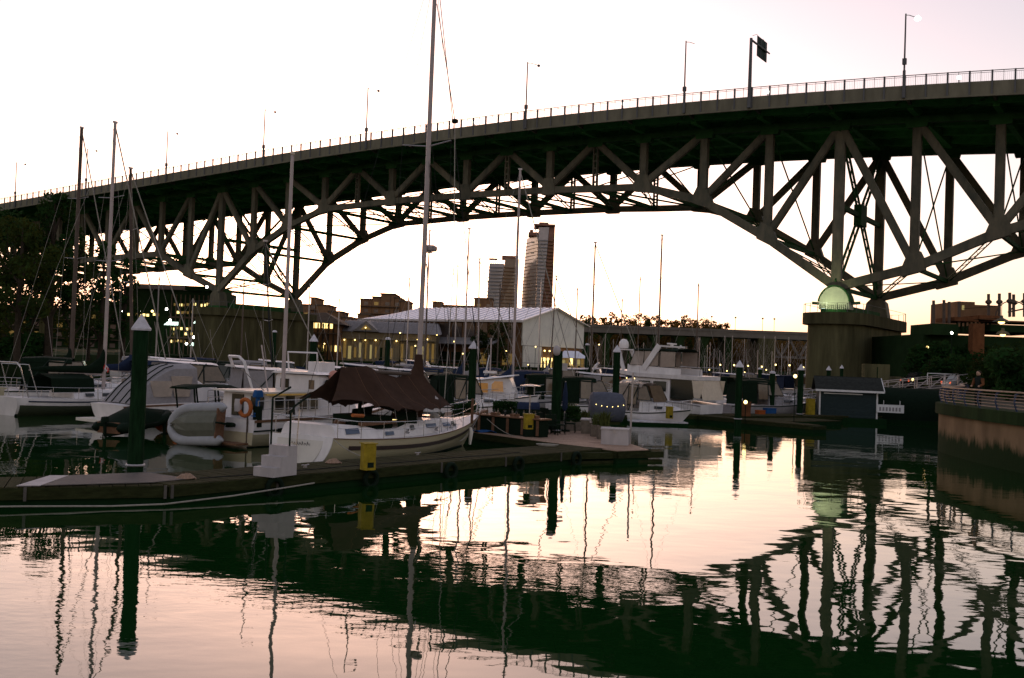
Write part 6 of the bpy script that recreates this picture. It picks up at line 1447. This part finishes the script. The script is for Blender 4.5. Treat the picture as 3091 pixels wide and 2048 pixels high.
for k,(px,py,wd) in enumerate(((395,752,3.2),(455,748,1.6),(446,800,1.4))):
    c=AT(px,py,Yl-4); t=thing('lit_awning',('bright white awning beside the near pile cap','tall white lit panel at the left pier edge','small lit kiosk panel below the awnings')[k],'awning',(c.x,c.y,2.3),0,'lit awnings on the left shore')
    MB().ext([(-wd/2,0,c.z-2.3),(wd/2,0,c.z-2.3),(wd*.4,1.2,c.z-1.6),(-wd*.4,1.2,c.z-1.6)],(0,.1,.08)).build('canopy','lit_cool',t); MB().box(-wd/2,-wd/2+.12,.5,.6,0,c.z-2.35).build('post','rubber',t); MB().box(wd/2-.12,wd/2,.5,.6,0,c.z-2.35).build('post','rubber',t)
LL=[(285,720,'bulb_white'),(322,718,'bulb_white'),(352,720,'bulb'),(385,715,'bulb_white'),(393,741,'bulb_white'),(455,735,'bulb_white'),(431,795,'bulb_white'),(448,780,'bulb_white'),(478,664,'bulb_white')]
for k,(px,py,m) in enumerate(LL):
    c=AT(px,py,205 if k<8 else 190); t=thing('globe_lamp',('leftmost globe lamp of the row on the left shore','second globe lamp of the row on the left shore','globe lamp just right of the near pile cap','globe lamp at the left corner of the lit building','globe lamp above the bright white awning','globe lamp on top of the tall lit panel','low lamp left of the lit kiosk','bright low lamp beside the left pier','bluish white lamp at the foot of the left truss arm')[k],'lamp',(c.x,c.y,2.3 if k<8 else 0),0,'globe lamps on the left shore')
    z=c.z-t.location.z; MB().cyl(0,0,0,z,.06,.05,6).build('post','rubber',t); MB().sph((0,0,z),.27,n=10,m=6).build('globe',m,t,True)

# ------------------------------------------------------------------ restaurant and market sheds
rt=thing('restaurant','brown hip-roofed waterfront restaurant with lit upper windows right of the left pier','building')
Yr=224
def rx(px,Y=Yr): return AT(px,760,Y).x
zr=lambda py,Y=Yr: AT(740,py,Y).z
MB().box(rx(690),rx(785),Yr+.5,Yr+14,2.3,zr(742)).build('wall','wall_brown',rt)
MB().loft([[(rx(680),Yr-1,zr(743)),(rx(800),Yr-1,zr(750)),(rx(800),Yr+16,zr(750)),(rx(680),Yr+16,zr(743))],[(rx(700),Yr+6,zr(722)),(rx(740),Yr+6,zr(720)),(rx(740),Yr+9,zr(720)),(rx(700),Yr+9,zr(722))]]).build('roof','roof_brown',rt)
for p0,p1 in ((712,725),(727,738),(744,751),(753,760),(762,768)): w_=MB().box(rx(p0),rx(p1),Yr+.38,Yr+.48,zr(759),zr(747)).build('window','lit_warm',rt)
for k in range(7): MB().box(rx(712+k*12)-.15,rx(712+k*12)+.15,Yr-.6,Yr-.3,2.3,zr(748)).build('post','bark',rt)
MB().box(rx(705),rx(790),Yr-.8,Yr+.4,zr(772),zr(769)).build('deck','roof_brown',rt)
for k in range(8):
    px=715+k*10; w_=MB().box(rx(px),rx(px+4),Yr+.36,Yr+.48,zr(812),zr(798)).build('window','lit_dim' if k%3 else 'lit_warm',rt)
mk=thing('market_hall','low tan market hall with glowing shopfront and grey roof left of the tall mast','building')
Ym=228; zm=lambda py: AT(880,py,Ym).z; mx_=lambda px: AT(px,760,Ym).x
MB().box(mx_(778),mx_(1010),Ym,Ym+16,2.3,zm(768)).build('wall','wall_tan',mk)
MB().ext([(mx_(760),Ym-1.2,zm(769)),(mx_(1020),Ym-1.2,zm(770)),(mx_(1005),Ym+9,zm(742)),(mx_(785),Ym+9,zm(742))],(0,4,.3)).build('roof','roof_grey',mk)
for k in range(22): 
    px=785+k*10; MB().ext([(mx_(px),Ym-1.1,zm(769)+.32),(mx_(px)+.12,Ym-1.1,zm(769)+.32),(mx_(px)+.12,Ym+9,zm(742)+.32),(mx_(px),Ym+9,zm(742)+.32)],(0,0,.1)).build('roof_seam','roof_grey',mk)
gx=mx_(848); MB().ext([(gx-3,Ym-1.6,zm(768)),(gx+3,Ym-1.6,zm(768)),(gx,Ym-1.6,zm(744))],(0,8,0)).build('gable','roof_grey',mk); MB().ext([(gx-1.2,Ym-1.7,zm(764)),(gx+1.2,Ym-1.7,zm(764)),(gx,Ym-1.7,zm(752))],(0,.06,0)).build('gable_window','lit_dim',mk)
for k in range(19):
    px=782+k*12
    o_=random.uniform(0,3); w_=MB().box(mx_(px+o_),mx_(px+8.5-random.uniform(0,2)),Ym-.1,Ym-.02,2.6+random.uniform(0,.5),zm(797)+random.uniform(-.8,.7)).build('shop_window',random.choice(['lit_dim','lit_yellow','lit_dim','wall_dark','wall_tan','lit_dim']),mk)
    MB().box(mx_(px+8.5),mx_(px+12),Ym-.2,Ym-.02,2.3,zm(785)).build('pilaster','wall_tan',mk)
    if k%2: c=AT(px+3,787+random.uniform(-2,2),Ym); MB().sph((c.x,Ym-.5,c.z),.17,n=6,m=4).build('bulb','bulb',mk)
MB().box(mx_(790),mx_(1010),Ym-1.4,Ym-.21,zm(786),zm(783)).build('fascia','wall_tan',mk)
ws=thing('market_shed','long market shed with ribbed white metal roof and pale gable end','building')
c1,c2,c3=Vector((2.0,226,0)),Vector((-37.5,254.4,0)),Vector((17.4,247.4,0)); ze,zr_=12.9,16.4
e1=(c2-c1); e2=(c3-c1); 
def WS(u,v,z): p=c1+e1*u+e2*v; return Vector((p.x,p.y,z))
MB().loft([[WS(0,0,2.2),WS(1,0,2.2),WS(1,1,2.2),WS(0,1,2.2)],[WS(0,0,ze),WS(1,0,ze),WS(1,1,ze),WS(0,1,ze)]]).build('wall','wall_brown',ws)
MB().ext([WS(-.004,0,7.2),WS(-.004,1,7.2),WS(-.004,1,ze),WS(-.004,.5,zr_),WS(-.004,0,ze)],e1*-.006).build('gable_wall','shed_wall',ws)
NP=26
for k in range(NP):
    u0,u1=-.03+1.06*k/NP,-.03+1.06*(k+1)/NP; hip=max(0,(u1-.86)/.2)
    a=WS(u0,-.05,ze-.25); b=WS(u1,-.05,ze-.25); c=WS(u1-.16*hip*0,.5,zr_-2.2*hip); d=WS(u0,.5,zr_-2.2*max(0,(u0-.86)/.2))
    pn=MB().ext([a,b,c,d],(0,0,.12)).build('roof_panel','roof_metal',ws)
    MB().bar(a+Vector((0,0,.2)),d+Vector((0,0,.2)),.22,.22).build('seam','roof_metal',pn)
MB().ext([WS(-.03,1.05,ze-.25),WS(1.03,1.05,ze-.25),WS(1.03,.5,zr_-2),WS(-.03,.5,zr_)][::-1],(0,0,.12)).build('rear_roof','roof_metal',ws)
MB().bar(WS(-.03,-.055,ze-.3),WS(1.03,-.055,ze-.3),.3,.5).build('eave','roof_metal',ws)
for k in range(12):
    u=.04+k*.078
    MB().ext([WS(u,-.004,8.8),WS(u+.06,-.004,8.8),WS(u+.06,-.004,ze-.8),WS(u,-.004,ze-.8)],e2*-.004).build('clerestory_window','tower_glass',ws)
    MB().ext([WS(u,-.004,2.6),WS(u+.06,-.004,2.6),WS(u+.06,-.004,5.2),WS(u,-.004,5.2)],e2*-.004).build('shop_window',random.choice(['lit_dim','wall_dark','wall_dark','wall_dark']),ws)
MB().ext([WS(.1,-.16,7.0),WS(.98,-.16,7.0),WS(.98,-.005,8.6),WS(.1,-.005,8.6)],(0,0,.12)).build('lean_to_roof','roof_grey',ws)
for k,(v0,v1,m) in enumerate(((.02,.3,'shed_wall'),(.30,.38,'lit_warm'),(.40,.48,'lit_warm'),(.50,.98,'lit_dim'))):
    MB().ext([WS(-.004,v0,2.3),WS(-.004,v1,2.3),WS(-.004,v1,7.1 if k==0 else 4.6),WS(-.004,v0,7.1 if k==0 else 4.6)],e1*-.005).build('entrance_bay' if k else 'lower_wall',m,ws)
for k in range(12):
    v=.30+k*.06; MB().ext([WS(-.012,v,2.3),WS(-.012,v+.012,2.3),WS(-.012,v+.012,4.7),WS(-.012,v,4.7)],e1*-.003).build('mullion','wall_brown',ws)
for k in range(5):
    v=.31+k*.045; hh=1.5+.15*(k%3); MB().ext([WS(-.016,v,2.3),WS(-.016,v+.014,2.3),WS(-.016,v+.014,2.3+hh),WS(-.016,v,2.3+hh)],e1*-.003).build('display_stand','wall_dark',ws)
for k in range(8):
    p=WS(-.02,.32+.08*k,6.2); MB().sph(p,.2,n=6,m=4).build('bulb','bulb',ws)
ki=thing('kiosk','small glowing kiosk with white pyramid roof in front of the market shed gable','kiosk',(AT(1322,800,222).x,223.5,2.3),.2)
MB().box(-2.6,2.6,-1.6,1.6,0,2.4).build('wall','lit_dim',ki); MB().loft([[(-3.4,-2.4,2.4),(3.4,-2.4,2.4),(3.4,2.4,2.4),(-3.4,2.4,2.4)],[(-1.6,-.1,4.0),(1.6,-.1,4.0),(1.6,.1,4.0),(-1.6,.1,4.0)]]).build('roof','roof_metal',ki)
for k in range(6): MB().box(-2.4+k*.85,-1.75+k*.85,-1.68,-1.61,.8+.2*(k%2),1.9+.2*(k%3)).build('window',('lit_yellow','lit_dim','lit_warm','wall_tan','lit_yellow','lit_dim')[k],ki)
for k in range(7): MB().box(-2.55+k*.85,-2.43+k*.85,-1.75,-1.6,0,2.4).build('post','wall_tan',ki)
QL=['quay lamp in front of the market hall gable','quay lamp before the market hall roof, left of the tall mast','quay lamp just right of the tall mast','quay lamp left of the dark trees before the shed','low quay lamp left of the tall mast','low lamp under the dark tree before the shed','lamp beside the lit shed entrance','quay lamp right of the kiosk','low lamp left of the dark trees','lamp below the restaurant windows']
for k,(px,py) in enumerate(((845,758),(925,770),(1010,775),(1050,790),(960,800),(1170,812),(1238,802),(1385,797),(1070,818),(750,795))):
    c=AT(px,py,219); t=thing('shore_lamp',QL[k],'lamp',(c.x,c.y,2.3),0,'quay lamps by the market'); MB().cyl(0,0,0,max(.5,c.z-2.3),.06,.05,6).build('post','rubber',t); MB().sph((0,0,max(.5,c.z-2.3)),.15,n=8,m=5).build('globe','bulb',t,True)
qw=thing('quay_wall','timber and concrete quay wall along the market waterfront','wall')
for k in range(24):
    x0=-29+k*2.2; MB().box(x0,x0+2.15,220.2,220.9,-1,2.35+.02*(k%2)).build('wall_panel','concrete_dark',qw); MB().box(x0-.2,x0+.2,219.7,220.15,-1,3.0).build('timber_pile','pile_wood',qw)
MB().box(-29,24,220.3,220.4,3.2,3.3).build('quay_rail','railing',qw)

# ------------------------------------------------------------------ far marina
ORD=['leftmost','second','third','fourth','fifth','sixth','seventh','eighth','ninth','tenth','eleventh','twelfth','thirteenth','fourteenth']
proto={}
def far_sail(px, pyt, Y, label, hullm='white_gel', rz=None):
    p=AT(px,840,Y); mh=AT(px,pyt,Y).z
    t=thing('sailboat',label,'sailboat',(p.x,Y,0),random.uniform(-.4,.4) if rz is None else rz,'distant sailboats in the far marina')
    key=hullm
    if key not in proto:
        hh=Hull(9,2.9,1.0,.95,1.35,tw=.7,draft=.4,rake=1.1); rings=[]
        for i in range(9):
            tt=min(i/8,.999); rings.append([hh.P(tt,1-k/3,1) for k in range(4)]+[hh.P(tt,(k+1)/3,-1) for k in range(3)])
        proto[key]=(MB().loft([[Vector((v.x-4.5,v.y,v.z)) for v in r] for r in rings],closed=True).mesh('hull',hullm,True), deckhouse(MB(),[(-1.6,1,.85,.9,1.45),(.5,1,.8,.9,1.5),(1.8,.6,.4,1.0,1.2)]).mesh('cabin','white_gel'), MB().tube([(.3,0,2.0),(-3.6,0,2.2)],.14,6).mesh('sail_cover','canvas_blue'))
    obj('hull',proto[key][0],t); obj('cabin',proto[key][1],t); obj('sail_cover',proto[key][2],t)
    MB().tube([(.5,0,1.0),(.5,0,mh)],[.09,.07],5).build('mast','alu' if random.random()<.5 else 'mast_dark',t)
    MB().tube([(.5,0,mh),(4.4,0,1.3)],.02,3).tube([(.5,0,mh),(-4.4,0,1.0)],.02,3).build('stay','rope',t)
    return t
for k in range(46):
    px=1560+k*6.8+random.uniform(-3,3); Y=random.uniform(215,330); far_sail(px,random.uniform(776,822),Y,('white','white','navy','cream')[k%4]+'-hulled sailboat in the far marina left of the right pier',('white_gel','white_gel','canvas_blue','cream_gel')[k%4])
for k in range(12):
    px=1345+k*17+random.uniform(-4,4); far_sail(px,random.uniform(772,805),random.uniform(230,300),ORD[k]+' from left of the far sailboats between shed and flybridge yacht')
for k in range(6): far_sail(2085+k*9,random.uniform(810,835),random.uniform(190,240),ORD[k]+(' from left' if k else '')+' of the far sailboats glimpsed right of the right pier')
for k in range(12):
    px=(1330,1380,1430,1480,1590,1640,1690,1740,1790,1840,860,930)[k]; p=AT(px,858,150+random.uniform(-12,30))
    cruiser(('distant white motorboat, '+ORD[(2,3,4,5,6,7,8,9,10,11,0,1)[k]]+' from left of those in mid harbour'),(p.x,p.y,0),random.uniform(-.3,.3),random.uniform(7,9.5),2.9,bool(k%2),'canvas_blue' if k%3 else 'canvas_grey',False,group='distant motorboats')
float_walk('dock_walkway','long far dock with small lights in the middle of the harbour',(-30,128,0),(58,150,0),2.2)
for k in range(13):
    px=1180+k*50+random.uniform(-12,12); p=G(px,880+ (px-1184)*.036-16); Y=random.uniform(128,150); c=AT(px,848+random.uniform(-6,8)+(px-1184)*.02,Y)
    t=thing('dock_lamp',ORD[k]+' from left of the small lamps on the far docks','lamp',(c.x,Y,0),0,'lamps on the far docks'); MB().cyl(0,0,0,max(.8,c.z),.04,.04,5).build('stem','rubber',t); MB().sph((0,0,max(.8,c.z)),.085,n=6,m=5).build('globe','bulb',t,True)
for k in range(7):
    px=1665+k*32; c=AT(px,846+random.uniform(-4,4),235); t=thing('dock_lamp',ORD[k]+' from left of the yellow lamps among the far masts','lamp',(c.x,235,0),0,'yellow lamps in the far marina'); MB().cyl(0,0,0,max(.8,c.z),.06,.06,5).build('stem','rubber',t); MB().sph((0,0,max(.8,c.z)),.2,n=6,m=5).build('globe','bulb',t,True)

MID=[(338,92,.3),(405,84,.5),(468,98,.2),(515,80,.6),(585,88,.4),(655,96,.2),(845,104,.15),(905,92,.3),(962,110,.1),(1035,100,.2),(1150,106,.1),(1235,98,.2),(1325,112,.1),(1405,88,.15),(1590,108,.2),(1695,104,.1)]
for k,(px,Y,rz) in enumerate(MID):
    p=AT(px,840,Y)
    cruiser(('grey-canopied','white hardtop','navy-covered','dark-canopied')[k%4]+' cruiser in the middle rows, '+(ORD[k] if k<14 else ('second from right','rightmost')[k-14])+(' from left' if 0<k<14 else ''),(p.x-3,Y,0),rz,7.5+1.6*((k*7)%5)/4,2.9,k%4==1,('canvas_grey','canvas_dark','canvas_blue','canvas_dark')[k%4],k%3==0,1.3+.3*(k%2),.95,'glass_dark' if k%2 else 'glass_warm',group='cruisers in the middle rows')
SM=[(350,640,112),(430,690,120),(545,650,105),(700,655,118),(770,690,130),(930,640,125),(1040,610,112),(1140,655,122),(1165,700,135),(1235,645,118),(1320,665,126),(1425,690,130),(1465,640,140),(1600,655,128)]
for k,(px,py,Y) in enumerate(SM): far_sail(px,py,Y,'thin-masted sailboat in the middle rows, '+ORD[k]+(' from left' if k else ''),('white_gel','cream_gel','canvas_blue')[k%3],rz=.2*((k%3)-1)).__setitem__('group','sailboats in the middle rows')
